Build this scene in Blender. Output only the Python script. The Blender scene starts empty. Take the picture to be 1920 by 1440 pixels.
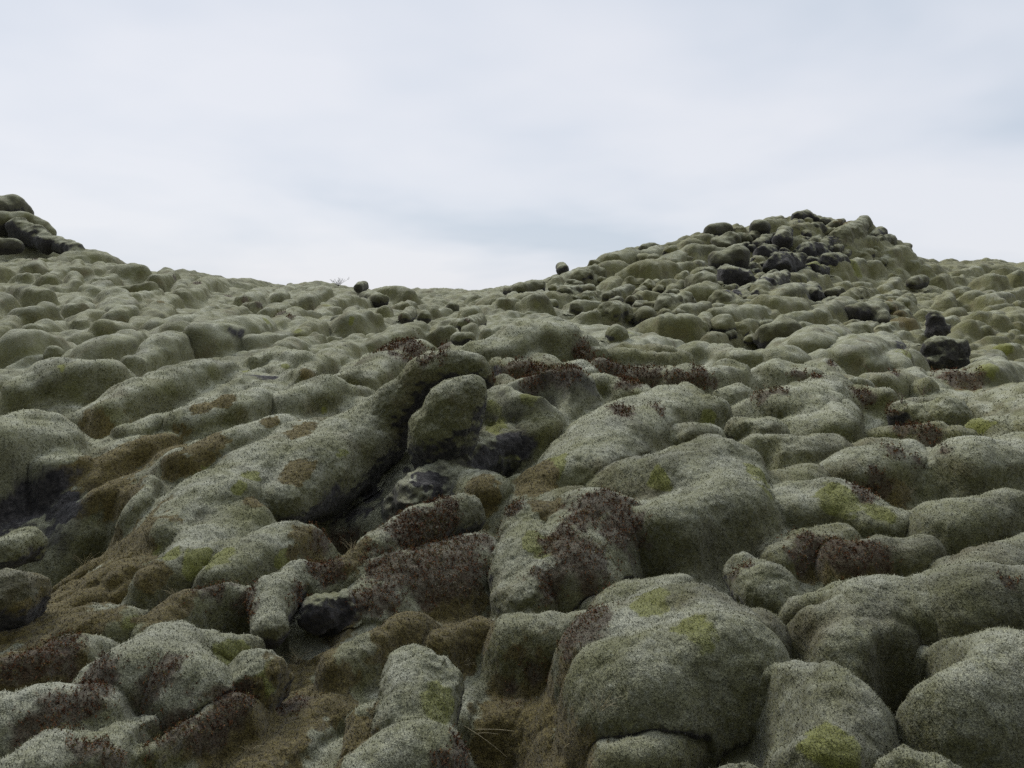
import bpy, math, time
import numpy as np
from mathutils import Matrix, Vector

T0 = time.time()
RNG = np.random.default_rng(7)
SC = bpy.context.scene

# ------------------------------------------------------------------ camera
CAM_Z = 1.5
FPX = 1507.0                      # focal length in photo pixels (1920 wide)
PITCH = math.radians(6.0)
cd = bpy.data.cameras.new('camera')
cam = bpy.data.objects.new('camera', cd)
SC.collection.objects.link(cam)
cam.location = (0, 0, CAM_Z)
cam.rotation_euler = (math.radians(90) - PITCH, 0, 0)
cd.sensor_fit = 'HORIZONTAL'
cd.sensor_width = 36.0
cd.lens = 36.0 * FPX / 1920.0
cd.clip_start = 0.05
cd.clip_end = 3000
SC.camera = cam

# ------------------------------------------------------------------ view
SC.view_settings.view_transform = 'Standard'
SC.view_settings.look = 'None'
SC.view_settings.exposure = 0.22
SC.view_settings.gamma = 1.0
SC.cycles.use_denoising = False

# ------------------------------------------------------------------ world: overcast sky over a Nishita sky
SUN_EL, SUN_AZ = math.radians(43), math.radians(-38)     # behind the slope, to the left
w = bpy.data.worlds.new("World")
SC.world = w
w.use_nodes = True
nt = w.node_tree
nt.nodes.clear()
def N(nt, typ, **kw):
    n = nt.nodes.new(typ)
    for k, v in kw.items():
        if k.startswith('i_'):
            n.inputs[k[2:].replace('_', ' ')].default_value = v
        else:
            setattr(n, k, v)
    return n
L = nt.links.new
sky = N(nt, 'ShaderNodeTexSky', sky_type='NISHITA', sun_disc=False)
sky.sun_elevation = SUN_EL
sky.sun_rotation = SUN_AZ
bg1 = N(nt, 'ShaderNodeBackground'); bg1.inputs['Strength'].default_value = 0.10
L(sky.outputs[0], bg1.inputs['Color'])
tc = N(nt, 'ShaderNodeTexCoord')
sep = N(nt, 'ShaderNodeSeparateXYZ'); L(tc.outputs['Generated'], sep.inputs[0])
# project the view direction on a high cloud layer: x/(z+c), y/(z+c)
za = N(nt, 'ShaderNodeMath', operation='ADD'); L(sep.outputs['Z'], za.inputs[0]); za.inputs[1].default_value = 0.22
zm = N(nt, 'ShaderNodeMath', operation='MAXIMUM'); L(za.outputs[0], zm.inputs[0]); zm.inputs[1].default_value = 0.05
dx = N(nt, 'ShaderNodeMath', operation='DIVIDE'); L(sep.outputs['X'], dx.inputs[0]); L(zm.outputs[0], dx.inputs[1])
dy = N(nt, 'ShaderNodeMath', operation='DIVIDE'); L(sep.outputs['Y'], dy.inputs[0]); L(zm.outputs[0], dy.inputs[1])
cmb = N(nt, 'ShaderNodeCombineXYZ'); L(dx.outputs[0], cmb.inputs[0]); L(dy.outputs[0], cmb.inputs[1])
cmb.inputs[2].default_value = 3.3
nz = N(nt, 'ShaderNodeTexNoise'); nz.inputs['Scale'].default_value = 0.8; nz.inputs['Detail'].default_value = 4
nz.inputs['Roughness'].default_value = 0.5; nz.inputs['Distortion'].default_value = 0.15
L(cmb.outputs[0], nz.inputs['Vector'])
cr = N(nt, 'ShaderNodeValToRGB'); L(nz.outputs[0], cr.inputs[0])
e = cr.color_ramp.elements
e[0].position = 0.33; e[0].color = (0.62, 0.69, 0.79, 1)
e[1].position = 0.60; e[1].color = (0.835, 0.855, 0.915, 1)
m = cr.color_ramp.elements.new(0.47); m.color = (0.755, 0.795, 0.875, 1)
bg2 = N(nt, 'ShaderNodeBackground'); bg2.inputs['Strength'].default_value = 0.83
back = N(nt, 'ShaderNodeMapRange', interpolation_type='SMOOTHSTEP'); L(sep.outputs['Y'], back.inputs[0])
for k_, v_ in zip((1, 2, 3, 4), (-0.55, 0.5, 0.17, 1.0)): back.inputs[k_].default_value = v_
thick = N(nt, 'ShaderNodeVectorMath', operation='SCALE'); L(cr.outputs[0], thick.inputs[0]); L(back.outputs[0], thick.inputs['Scale'])
# an overcast dome is brightest overhead
zen = N(nt, 'ShaderNodeMapRange', interpolation_type='SMOOTHSTEP'); L(sep.outputs['Z'], zen.inputs[0])
for k_, v_ in zip((1, 2, 3, 4), (0.36, 0.95, 1.0, 2.3)): zen.inputs[k_].default_value = v_
th2 = N(nt, 'ShaderNodeVectorMath', operation='SCALE'); L(thick.outputs[0], th2.inputs[0]); L(zen.outputs[0], th2.inputs['Scale'])
L(th2.outputs[0], bg2.inputs['Color'])
mx = N(nt, 'ShaderNodeMixShader'); mx.inputs[0].default_value = 0.93
L(bg1.outputs[0], mx.inputs[1]); L(bg2.outputs[0], mx.inputs[2])
wo = N(nt, 'ShaderNodeOutputWorld'); L(mx.outputs[0], wo.inputs['Surface'])

# ------------------------------------------------------------------ sun behind cloud
sl = bpy.data.lights.new('sun', 'SUN')
sl.energy = 1.5
sl.angle = math.radians(14)
sl.color = (1.0, 0.97, 0.92)
sun = bpy.data.objects.new('sun', sl)
SC.collection.objects.link(sun)
sd = Vector((math.sin(SUN_AZ) * math.cos(SUN_EL), math.cos(SUN_AZ) * math.cos(SUN_EL), math.sin(SUN_EL)))
sun.rotation_euler = sd.to_track_quat('Z', 'Y').to_euler()
sun.location = (0, 0, 20)

# ================================================================== noise helpers
def h32(*a):
    h = np.full(np.broadcast(*a).shape, 2166136261, np.uint32)
    for v in a:
        h = (h ^ (np.asarray(v).astype(np.int64) & 0xffffffff).astype(np.uint32)) * np.uint32(0x9E3779B1)
        h ^= h >> np.uint32(15)
        h = h * np.uint32(0x85EBCA6B)
        h ^= h >> np.uint32(13)
    return h.astype(np.float64) / 4294967296.0

def vn3(p, s, seed=0):
    """value noise, -1..1, wavelength about s"""
    q = p / s
    i = np.floor(q).astype(np.int64)
    f = q - i
    f = f * f * f * (f * (f * 6 - 15) + 10)
    out = 0
    for a in (0, 1):
        wa = f[..., 0] if a else 1 - f[..., 0]
        for b in (0, 1):
            wb = f[..., 1] if b else 1 - f[..., 1]
            for c in (0, 1):
                wc = f[..., 2] if c else 1 - f[..., 2]
                out = out + wa * wb * wc * h32(i[..., 0] + a, i[..., 1] + b, i[..., 2] + c, seed)
    return out * 2 - 1

def vn2(x, y, s, seed=0):
    qx, qy = x / s, y / s
    ix, iy = np.floor(qx).astype(np.int64), np.floor(qy).astype(np.int64)
    fx, fy = qx - ix, qy - iy
    fx = fx * fx * fx * (fx * (fx * 6 - 15) + 10)
    fy = fy * fy * fy * (fy * (fy * 6 - 15) + 10)
    a = h32(ix, iy, seed); b = h32(ix + 1, iy, seed)
    c = h32(ix, iy + 1, seed); d = h32(ix + 1, iy + 1, seed)
    return ((a * (1 - fx) + b * fx) * (1 - fy) + (c * (1 - fx) + d * fx) * fy) * 2 - 1

def sstep(a, b, x):
    t = np.clip((x - a) / (b - a), 0, 1)
    return t * t * (3 - 2 * t)

def pillows(x, y, s, seed, ax=1.0, ay=1.0):
    """overlapping rounded mounds, steeper towards the camera; returns 0..1"""
    wx = vn2(x, y, s * 1.3, seed + 11) * 0.28 * s
    wy = vn2(x, y, s * 1.3, seed + 12) * 0.28 * s
    px, py = (x + wx) / (s * ax), (y + wy) / (s * ay)
    ix, iy = np.floor(px).astype(np.int64), np.floor(py).astype(np.int64)
    acc = np.zeros_like(px)
    K = 9.0
    for a in (-1, 0, 1):
        for b in (-1, 0, 1):
            cx, cy = ix + a, iy + b
            jx = cx + 0.15 + 0.7 * h32(cx, cy, seed)
            jy = cy + 0.15 + 0.7 * h32(cx, cy, seed + 1)
            R = 0.55 + 0.35 * h32(cx, cy, seed + 2)
            A = 0.35 + 0.65 * h32(cx, cy, seed + 3)
            ddx, ddy = px - jx, py - jy
            ddy = np.where(ddy < 0, ddy * 1.9, ddy * 0.85); ddx = np.where(ddx < 0, ddx * 1.35, ddx * .9)       # steep front
            q = 1 - (ddx * ddx + ddy * ddy) / (R * R)
            prof = A * np.sqrt(np.clip(q, 0, 1) + 1e-4)
            acc += np.exp(K * prof) - 1
    return np.log(1 + acc) / K

# ================================================================== picture geometry
CA, SA = math.cos(PITCH), math.sin(PITCH)
def ray(px, py):
    u = (np.asarray(px, float) - 960) / FPX
    v = -(np.asarray(py, float) - 720) / FPX
    return np.stack([u, CA + v * SA, -SA + v * CA], -1)
def pt(px, py, d):
    r = ray(px, py)
    return np.array([0, 0, CAM_Z]) + r * (d / r[..., 1])[..., None]
def proj(P):
    x, y, z = P[..., 0], P[..., 1], P[..., 2] - CAM_Z
    dep = y * CA - z * SA
    dep = np.maximum(dep, 1e-3)
    up = y * SA + z * CA
    return 960 + FPX * x / dep, 720 - FPX * up / dep, dep

# ================================================================== the lie of the land
CTRL = [  # (px, py, forward distance)
 # near rows
 (-300,1500,2.2),(100,1500,2.15),(500,1500,2.2),(960,1560,2.2),(1300,1520,2.15),(1700,1500,2.0),(2200,1480,2.1),
 (-250,1300,3.0),(50,1290,2.9),(300,1380,2.7),(560,1340,2.9),(960,1400,2.75),(1350,1300,2.9),(1700,1320,2.7),(2100,1250,2.9),
 (-200,1130,3.9),(150,1120,3.9),(420,1210,3.5),(620,1190,3.6),(930,1250,3.45),(1250,1130,3.7),(1480,1180,3.5),(1750,1120,3.6),(2100,1080,3.8),
 (60,975,5.6),(250,1040,4.5),(450,1040,4.6),(650,960,5.6),(820,1010,4.8),(1000,960,5.2),(1300,1000,4.6),(1600,1030,4.4),(1850,960,4.9),(2150,930,5.0),
 (-200,900,5.6),(180,880,6.0),(420,860,6.2),(650,790,7.2),(900,860,6.3),(1100,850,6.1),(1300,840,6.2),(1500,870,6.0),(1750,850,6.2),(2100,830,6.4),
 (-200,800,7.5),(60,780,7.8),(300,770,7.8),(560,740,8.4),(980,730,8.2),(1200,740,8.2),(1420,760,8.0),(1650,780,7.8),(1900,780,7.7),(2200,770,7.8),
 (-100,700,10.5),(150,690,10.5),(400,670,11),(640,660,12),(800,670,11.5),(960,690,10),(1120,680,10),(1350,700,10),(1550,720,9.8),(1750,740,9.6),(1950,745,9.5),
 # crest of the middle ridge and what lies behind it
 (900,612,16),(1030,598,14.5),(1150,612,14),(1280,640,13.2),(1420,662,12.6),(1560,680,12.2),(1700,700,11.8),(1850,712,11.5),(2100,725,11.2),
 (1150,640,20),(1300,668,19),(1450,690,18.5),(1600,705,18),(1750,712,18),(1920,715,17.5),
 # left slope
 (-300,600,15),(0,610,15),(200,600,16),(400,590,18),(560,600,18),(-300,520,22),(0,540,22),(200,540,23),(400,550,24),
 (0,492,30),(160,480,31),(260,500,32),(400,526,36),(600,535,42),(760,552,45),(900,557,46),
 (560,560,30),(700,580,26),(860,588,24),
 (-350,330,38),(-120,350,37),(20,378,36),(50,392,36),(70,418,36),(110,448,35),(150,472,34),(-200,470,31),(0,455,32),
 # the hill on the right
 (950,556,33),(1000,530,38),(1060,510,40),(1135,483,43),(1190,466,45),(1240,460,46),(1310,444,47),(1360,427,48),(1460,412,49),(1505,402,50),(1565,412,50),(1610,420,50),(1662,436,49),(1700,466,49),(1745,486,52),(1860,486,56),(1920,493,58),(2100,500,60),(2300,505,60),
 (1000,580,25),(1120,560,30),(1250,570,27),(1400,600,25),(1550,630,24),(1700,640,24),(1900,640,24),(2150,640,24),
 (1200,510,37),(1350,530,33),(1500,540,33),(1650,560,33),(1850,570,34),(2100,570,36),(1350,470,41),(1500,460,42),(1620,500,42),(1750,520,45),(1920,525,47),
]
XYZ = []
for px, py, d in CTRL:
    XYZ.append(pt(px, py, d))
XYZ = list(np.array(XYZ))
EXTRA = [(-4,1,-.05),(4,1,0),(0,1.2,.0),(-6,-2,-.2),(6,-2,.1),(0,-5,-.2),(-14,-8,0),(14,-8,0),(0,-30,-.5),(-40,-20,0),(40,-20,0),
 (-30,6,1.5),(30,6,-.2),(-60,20,3),(60,20,0),
 # behind the skylines the ground falls away
 (-45,75,-3),(-20,46,-.2),(-26,50,-.5),(-33,54,-.5),(-15,52,-.5),(-12,80,-1.5),(0,85,-2),(12,80,-1),(30,80,1.5),(55,85,2),(-90,60,-1),
 (-10,58,.5),(0,62,0.3),(19,66,1.5),(-30,150,-2),(30,150,-2),(0,150,-4),(-120,150,-8),(120,150,0),(120,20,0),(-120,-20,2),(120,-60,0),(0,-120,0),(0,300,-6),(250,200,-4),(-250,200,-4),(-300,-100,0),(300,-100,0),(0,-400,0),(300,500,-8),(-300,500,-8)]
for a in EXTRA: XYZ.append(np.array(a, float))
XYZ = np.array(XYZ)
def feat(x, y):
    r = np.hypot(x, y)
    a = np.arctan2(x, y)
    return 2.0 * a, np.log(np.maximum(r, 0.4))
def rbf_fit(P, val):
    fx, fy = feat(P[:, 0], P[:, 1])
    n = len(P)
    D = np.sqrt((fx[:, None] - fx) ** 2 + (fy[:, None] - fy) ** 2 + 0.05 ** 2)
    A = np.zeros((n + 3, n + 3)); A[:n, :n] = -D - np.eye(n) * -0.004
    Pm = np.stack([np.ones(n), fx, fy], 1)
    A[:n, n:] = Pm; A[n:, :n] = Pm.T
    s = np.linalg.solve(A, np.concatenate([val, [0, 0, 0]]))
    return fx, fy, s
RB = rbf_fit(XYZ, XYZ[:, 2])
def Hbase(x, y):
    x = np.asarray(x, float); y = np.asarray(y, float)
    sh = np.broadcast(x, y).shape
    gx, gy = feat(x.ravel(), y.ravel())
    fx, fy, s = RB
    out = np.empty(gx.size)
    for k in range(0, gx.size, 20000):
        a, b = gx[k:k + 20000], gy[k:k + 20000]
        D = np.sqrt((a[:, None] - fx) ** 2 + (b[:, None] - fy) ** 2 + 0.0025)
        out[k:k + 20000] = -(D @ s[:-3]) + s[-3] + a * s[-2] + b * s[-1]
    return out.reshape(sh)

PITS = []      # (x, y, radius, depth)
for px, py, d, rr, dd in [(60,975,4.9,.42,.6),(645,960,5.3,.38,.6),(445,1185,3.62,.15,.55),(925,1330,2.95,.16,.22),
                          (1690,1390,2.55,.13,.8),(1690,1340,2.68,.12,.8),(1703,1290,2.85,.09,.6),(1510,1170,3.3,.08,.4),(1225,1040,4.1,.1,.35),(1385,880,5.6,.12,.3),(940,1380,2.8,.14,.4),(790,900,5.6,.2,.4),(1015,800,6.9,.22,.4),(1430,865,5.9,.1,.2),(590,1160,3.75,.12,.12),(900,870,6.1,.35,.2),(1075,1150,3.7,.12,.1),(1400,1430,2.45,.2,.2),
                          (185,930,5.3,.2,.3)]:
    q = pt(px, py, d); PITS.append((q[0], q[1], rr, dd))

SKIRT = []     # moss mounds as parts of the one blanket: (ax, ay, az, ar, bx, by, bz, br, front, back, id)
def bank(nodes, front, back, ident):
    if len(nodes) == 1: SKIRT.append((*nodes[0], *nodes[0], front, back, ident))
    for a, b in zip(nodes[:-1], nodes[1:]): SKIRT.append((*a, *b, front, back, ident))
OWN = None; INF = None
def add_banks(x, y, z):
    global OWN, INF
    sh = x.shape; x = x.ravel(); y = y.ravel(); z = z.ravel().copy()
    if x.size == 0: return z.reshape(sh)
    own = np.full(x.size, -1, np.int32) if OWN is not None else None
    inf = np.zeros(x.size)
    r_ = np.hypot(x, y)
    wa = np.clip(r_ * .03, .05, .5)
    wx = x + wa * vn2(x / wa, y / wa, 3.2, 201) * .55 + wa * vn2(x / wa, y / wa, 1.2, 203) * .16
    wy = y + wa * vn2(x / wa, y / wa, 3.2, 202) * .55 + wa * vn2(x / wa, y / wa, 1.2, 204) * .16
    x, y = wx, wy
    lo, hi = (x.min(), y.min()), (x.max(), y.max())
    big = x.size > 30000
    order = np.argsort(x, kind='stable') if big else None
    xs = x[order] if big else None
    for ax, ay, az_, ar, bx, by, bz, br, sf, sb, ident in SKIRT:
        rm = max(ar, br); reach = 2.8 * rm
        x0, x1, y0, y1 = min(ax, bx) - reach, max(ax, bx) + reach, min(ay, by) - reach, max(ay, by) + reach
        if x1 < lo[0] or x0 > hi[0] or y1 < lo[1] or y0 > hi[1]: continue
        if big:
            k = order[np.searchsorted(xs, x0):np.searchsorted(xs, x1)]
            k = k[(y[k] > y0) & (y[k] < y1)]
        else:
            k = np.nonzero((x > x0) & (x < x1) & (y > y0) & (y < y1))[0]
        if len(k) == 0: continue
        dx, dy = bx - ax, by - ay; l2 = dx * dx + dy * dy
        t = np.clip(((x[k] - ax) * dx + (y[k] - ay) * dy) / l2, 0, 1) if l2 > 1e-9 else np.zeros(len(k))
        ex, ey = x[k] - ax - t * dx, y[k] - ay - t * dy
        rho = np.hypot(ex, ey) + 1e-9
        r = ar + (br - ar) * t; zc = az_ + (bz - az_) * t
        # steep towards the camera and to the right, drawn out behind
        c = (-ey * .85 + ex * .5) / rho
        sl_ = sb + (sf - sb) * (sstep(-.95, -.35, -ey / rho) if .5 * (ay + by) < 4.4 else sstep(-.7, .5, c))
        tall = .5 * (ay + by) < 4.4
        a_, b_, of = (1.06 * r, 1.0 * r, .02 * r) if tall else (1.18 * r, .74 * r, .16 * r)
        q_ = sl_ / np.sqrt(sl_ * sl_ + (b_ / a_) ** 2); r0 = a_ * q_
        cap = zc + of + b_ * np.sqrt(np.maximum(1 - (rho / a_) ** 2, 0))
        con = zc + of + b_ * np.sqrt(1 - q_ * q_) - sl_ * (rho - r0)
        h = np.where(rho < r0, cap, con) - .04 * rm
        fade = sstep(2.7, 1.8, rho / rm)
        kk = .30 * rm
        if own is not None:
            m = (h > z[k] - .02 * rm) & (rho < 1.45 * r)
            own[k[m]] = ident
            inf[k[m]] = (.04 + .10 * ((ident * 37 % 10) / 9)) * rm * sstep(1.42, 1.1, rho[m] / r[m])
        d = np.maximum(kk - np.abs(h - z[k]), 0) / kk
        z[k] = z[k] + fade * (np.maximum(h, z[k]) + d * d * kk * .25 - z[k])
    if own is not None: OWN = own.reshape(sh); INF = inf.reshape(sh)
    return z.reshape(sh)

def Hfull(x, y):
    x = np.asarray(x, float); y = np.asarray(y, float)
    r = np.hypot(x, y); az = np.degrees(np.arctan2(x, y))
    z = Hbase(x, y)
    lf = sstep(2, -8, az)                       # the left slope
    far = sstep(18, 26, r)
    hill = far * sstep(-3, 3, az)
    near = sstep(7.5, 4.5, r)
    ca, sa = math.cos(1.12), math.sin(1.12)
    # turned axes: the long mounds on the left climb to the right
    xr, yr = x * ca + y * sa, -x * sa + y * ca
    A1 = (0.24 + 0.30 * lf) * (1 - near) * (1 - hill)
    z = z + A1 * (pillows(xr, yr, 1.5, 5, 2.6, 0.95) - .72)
    z = z + (0.10 * (1 - near) + 0.03) * (1 - hill) * (pillows(xr, yr, 0.52, 25, 1.9, 0.9) - .7)
    z = z + near * (0.05 * pillows(xr, yr, 0.2, 35, 1.5, 0.9) + 0.13 * pillows(xr, yr, .5, 36, 1.7, .9) - .15)
    hx, hy = x * .9 + y * .43, -x * .43 + y * .9
    z = z + hill * (0.50 * (pillows(hx, hy, 1.6, 45, 1.4, 1.0) - .8) + 0.36 * (pillows(hx, hy, 0.8, 55, 1.3, 1.0) - .7))
    z = add_banks(x, y, z)
    for a, b, rr, dd in PITS:
        z = z - dd * np.exp(-(((x - a) ** 2 + (y - b) ** 2) / rr ** 2) ** 1.5)
    mid = sstep(4, 8, r)
    z = z + mid * (.030 * pillows(xr, yr, .26, 65, 1.7, .9) + .035 * np.abs(vn2(xr, yr * 1.5, .5, 66)) + vn2(xr, yr * 1.6, .16, 67) * .014)
    z = z + vn2(x, y, 0.9, 3) * 0.06 * (1 - near) + vn2(x, y, 0.35, 4) * 0.02 + vn2(x, y, .12, 6) * 0.008 + vn2(x, y, 0.04, 8) * .005 * sstep(9, 4, r)
    z = z + vn2(x, y, 4.0, 9) * 0.15 * far
    return z

# coarse ray caster against the base land
RR = np.exp(np.linspace(math.log(1.2), math.log(90), 900))
def land_hit(px, py):
    d = ray(px, py); d = d / d[1]
    P = np.array([0, 0, CAM_Z]) + RR[:, None] * d
    g = P[:, 2] - Hbase(P[:, 0], P[:, 1])
    i = np.nonzero(g < 0)[0]
    if len(i) == 0:
        # grazing the skyline: the closest approach
        k = np.argmin(g / RR)
        return P[k]
    i = i[0]
    if i == 0: return P[0]
    t = g[i - 1] / (g[i - 1] - g[i])
    return P[i - 1] + (P[i] - P[i - 1]) * t

# ================================================================== materials
def attr(nt, name):
    n = nt.nodes.new('ShaderNodeAttribute'); n.attribute_name = name; return n.outputs['Fac']
def mixc(nt, fac, a, b, blend='MIX'):
    n = nt.nodes.new('ShaderNodeMix'); n.data_type = 'RGBA'; n.blend_type = blend
    for s, v in ((n.inputs['Factor'], fac), (n.inputs['A'], a), (n.inputs['B'], b)):
        if isinstance(v, (tuple, float, int)):
            s.default_value = v if not isinstance(v, tuple) else (*v, 1)
        else: nt.links.new(v, s)
    return n.outputs['Result']
def mth(nt, op, a, b=0.0, c=0.0, clamp=False):
    n = nt.nodes.new('ShaderNodeMath'); n.operation = op; n.use_clamp = clamp
    for s, v in zip(n.inputs, (a, b, c)):
        if isinstance(v, (float, int)): s.default_value = v
        else: nt.links.new(v, s)
    return n.outputs[0]
def ramp(nt, v, a, b, x=0.0, y=1.0):
    n = nt.nodes.new('ShaderNodeMapRange'); n.interpolation_type = 'SMOOTHSTEP'
    nt.links.new(v, n.inputs[0])
    for k, q in zip((1, 2, 3, 4), (a, b, x, y)): n.inputs[k].default_value = q
    return n.outputs[0]
def noise(nt, pos, s, det=3, rough=.55, seed=0.0):
    n = nt.nodes.new('ShaderNodeTexNoise'); n.noise_dimensions = '4D'
    n.inputs['W'].default_value = seed
    n.inputs['Scale'].default_value = s; n.inputs['Detail'].default_value = det; n.inputs['Roughness'].default_value = rough
    nt.links.new(pos, n.inputs['Vector']); return n.outputs[0]

def moss_material(name, rocky=0.0):
    m = bpy.data.materials.new(name); m.use_nodes = True
    nt = m.node_tree; nt.nodes.clear()
    geo = nt.nodes.new('ShaderNodeNewGeometry'); pos = geo.outputs['Position']
    sepn = nt.nodes.new('ShaderNodeSeparateXYZ'); nt.links.new(geo.outputs['Normal'], sepn.inputs[0])
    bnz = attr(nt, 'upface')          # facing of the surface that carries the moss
    n_big = noise(nt, pos, 0.9, 3, .5, 1)
    n_mid = noise(nt, pos, 4.0, 9, .68, 2)
    n_far = noise(nt, pos, 1.4, 9, .72, 9)
    n_fine = noise(nt, pos, 45.0, 4, .75, 3)
    n_grain = noise(nt, pos, 210.0, 2, .6, 4)
    # woolly fringe moss: olive to grey green, hoary, tops painted as lit, sides darker
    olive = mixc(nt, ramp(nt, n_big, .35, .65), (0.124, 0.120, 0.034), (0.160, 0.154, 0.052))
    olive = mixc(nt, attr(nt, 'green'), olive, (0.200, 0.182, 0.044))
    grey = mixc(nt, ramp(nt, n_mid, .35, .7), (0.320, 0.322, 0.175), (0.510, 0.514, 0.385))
    hoar_lit = mth(nt, 'MULTIPLY', ramp(nt, bnz, 0.2, 1.0), ramp(nt, n_mid, .25, .62, .68, 1.0))
    hoar_lit = mth(nt, 'MULTIPLY', hoar_lit, ramp(nt, attr(nt, 'green'), 0, 1, 1, .35))
    col = mixc(nt, hoar_lit, olive, grey)
    col = mixc(nt, mth(nt, 'MULTIPLY', ramp(nt, n_fine, .42, .72), .50), col, (0.34, 0.36, 0.30))
    col = mixc(nt, ramp(nt, n_far, .46, .62, 0, .55), col, (0.075, 0.070, 0.030))
    col = mixc(nt, ramp(nt, n_far, .50, .36, 0, .35), col, (0.36, 0.36, 0.26))
    # ochre moss, bright green cushions, dead heather
    def ragged(name, lo, hi):
        v = mth(nt, 'ADD', attr(nt, name), mth(nt, 'MULTIPLY', mth(nt, 'SUBTRACT', n_mid, .5), 1.1))
        v = mth(nt, 'ADD', v, mth(nt, 'MULTIPLY', mth(nt, 'SUBTRACT', n_fine, .5), .9))
        on = ramp(nt, attr(nt, name), 0.01, .15)
        return mth(nt, 'MULTIPLY', ramp(nt, v, lo, hi), on)
    yel = ragged('yellow', .35, .75)
    col = mixc(nt, mth(nt, 'MULTIPLY', yel, .8), col, (0.215, 0.225, 0.030))
    och = mixc(nt, ramp(nt, n_fine, .35, .65), (0.088, 0.067, 0.016), (0.190, 0.150, 0.038))
    n_tint = noise(nt, pos, 1.9, 4, .6, 11)
    n_tint2 = noise(nt, pos, 2.6, 4, .6, 12)
    col = mixc(nt, ramp(nt, n_tint, .53, .70, 0, .6), col, (0.140, 0.112, 0.045))
    col = mixc(nt, ramp(nt, n_tint2, .50, .68, 0, .55), col, (0.165, 0.165, 0.045))
    col = mixc(nt, ragged('brown', .25, .65), col, och)
    red = mixc(nt, ramp(nt, n_fine, .4, .68), (0.080, 0.046, 0.022), (0.15, 0.135, 0.085))
    col = mixc(nt, mth(nt, 'MULTIPLY', ragged('heath', .2, .8), 0.85), col, red)
    # grain of single shoots
    g = ramp(nt, n_grain, .36, .64, .55, 1.35)
    col = mixc(nt, 1.0, col, None or g, 'MULTIPLY') if False else col
    gm = nt.nodes.new('ShaderNodeVectorMath'); gm.operation = 'SCALE'
    nt.links.new(col, gm.inputs[0]); nt.links.new(g, gm.inputs['Scale'])
    t2 = mth(nt, 'ADD', mth(nt, 'MULTIPLY', attr(nt, 'tip'), 1.0), 1.0)  # pale shoot tips, plus shade painted into moss near the camera
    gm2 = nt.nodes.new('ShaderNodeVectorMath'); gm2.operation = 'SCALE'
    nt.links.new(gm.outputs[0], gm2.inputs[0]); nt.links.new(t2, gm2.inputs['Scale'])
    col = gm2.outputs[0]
    # bare lava where the surface overhangs or is broken
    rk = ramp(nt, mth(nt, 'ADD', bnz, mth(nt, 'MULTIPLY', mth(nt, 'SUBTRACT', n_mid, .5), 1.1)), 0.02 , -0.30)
    rk = mth(nt, 'MAXIMUM', rk, mth(nt, 'MULTIPLY', attr(nt, 'rocky'),
              ramp(nt, mth(nt, 'ADD', bnz, mth(nt, 'MULTIPLY', mth(nt, 'SUBTRACT', n_mid, .5), 1.6)), .85, .25)), clamp=True)
    rk = mth(nt, 'MAXIMUM', rk, ramp(nt, mth(nt, 'ADD', attr(nt, 'rocky'), mth(nt, 'MULTIPLY', mth(nt, 'SUBTRACT', n_mid, .5), .8)), 1.33, 1.5))
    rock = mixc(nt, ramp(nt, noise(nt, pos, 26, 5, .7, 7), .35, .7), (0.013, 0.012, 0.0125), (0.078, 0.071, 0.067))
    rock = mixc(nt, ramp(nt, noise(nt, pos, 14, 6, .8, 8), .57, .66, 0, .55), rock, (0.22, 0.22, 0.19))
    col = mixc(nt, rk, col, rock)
    b = nt.nodes.new('ShaderNodeBsdfPrincipled')
    nt.links.new(col, b.inputs['Base Color'])
    b.inputs['Roughness'].default_value = 0.95
    b.inputs['Specular IOR Level'].default_value = 0.12
    b.inputs['Sheen Weight'].default_value = 0.18
    b.inputs['Sheen Roughness'].default_value = 0.6
    hsum = mth(nt, 'ADD', mth(nt, 'MULTIPLY', n_grain, .0045), mth(nt, 'MULTIPLY', n_fine, .022))
    hsum = mth(nt, 'ADD', hsum, mth(nt, 'MULTIPLY', n_mid, .075))
    hsum = mth(nt, 'ADD', hsum, mth(nt, 'MULTIPLY', n_far, .10))
    bp = nt.nodes.new('ShaderNodeBump'); bp.inputs['Distance'].default_value = 1.0; bp.inputs['Strength'].default_value = 0.75
    nt.links.new(hsum, bp.inputs['Height']); nt.links.new(bp.outputs[0], b.inputs['Normal'])
    o = nt.nodes.new('ShaderNodeOutputMaterial'); nt.links.new(b.outputs[0], o.inputs[0])
    return m

def leaf_material():
    m = bpy.data.materials.new('heather_leaves'); m.use_nodes = True
    nt = m.node_tree; b = nt.nodes['Principled BSDF']
    a = attr(nt, 'rnd')
    r = nt.nodes.new('ShaderNodeValToRGB'); nt.links.new(a, r.inputs[0])
    e = r.color_ramp.elements
    e[0].position = 0; e[0].color = (0.026, 0.012, 0.008, 1)
    e[1].position = 1; e[1].color = (0.26, 0.25, 0.20, 1)
    for p, c in ((.25, (0.085, 0.040, 0.020)), (.5, (0.175, 0.080, 0.036)), (.66, (0.125, 0.095, 0.036)), (.78, (0.075, 0.075, 0.025)), (.92, (0.16, 0.14, 0.09))):
        k = e.new(p); k.color = (*c, 1)
    nt.links.new(r.outputs[0], b.inputs['Base Color'])
    b.inputs['Roughness'].default_value = .9; b.inputs['Specular IOR Level'].default_value = .08
    return m

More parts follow.
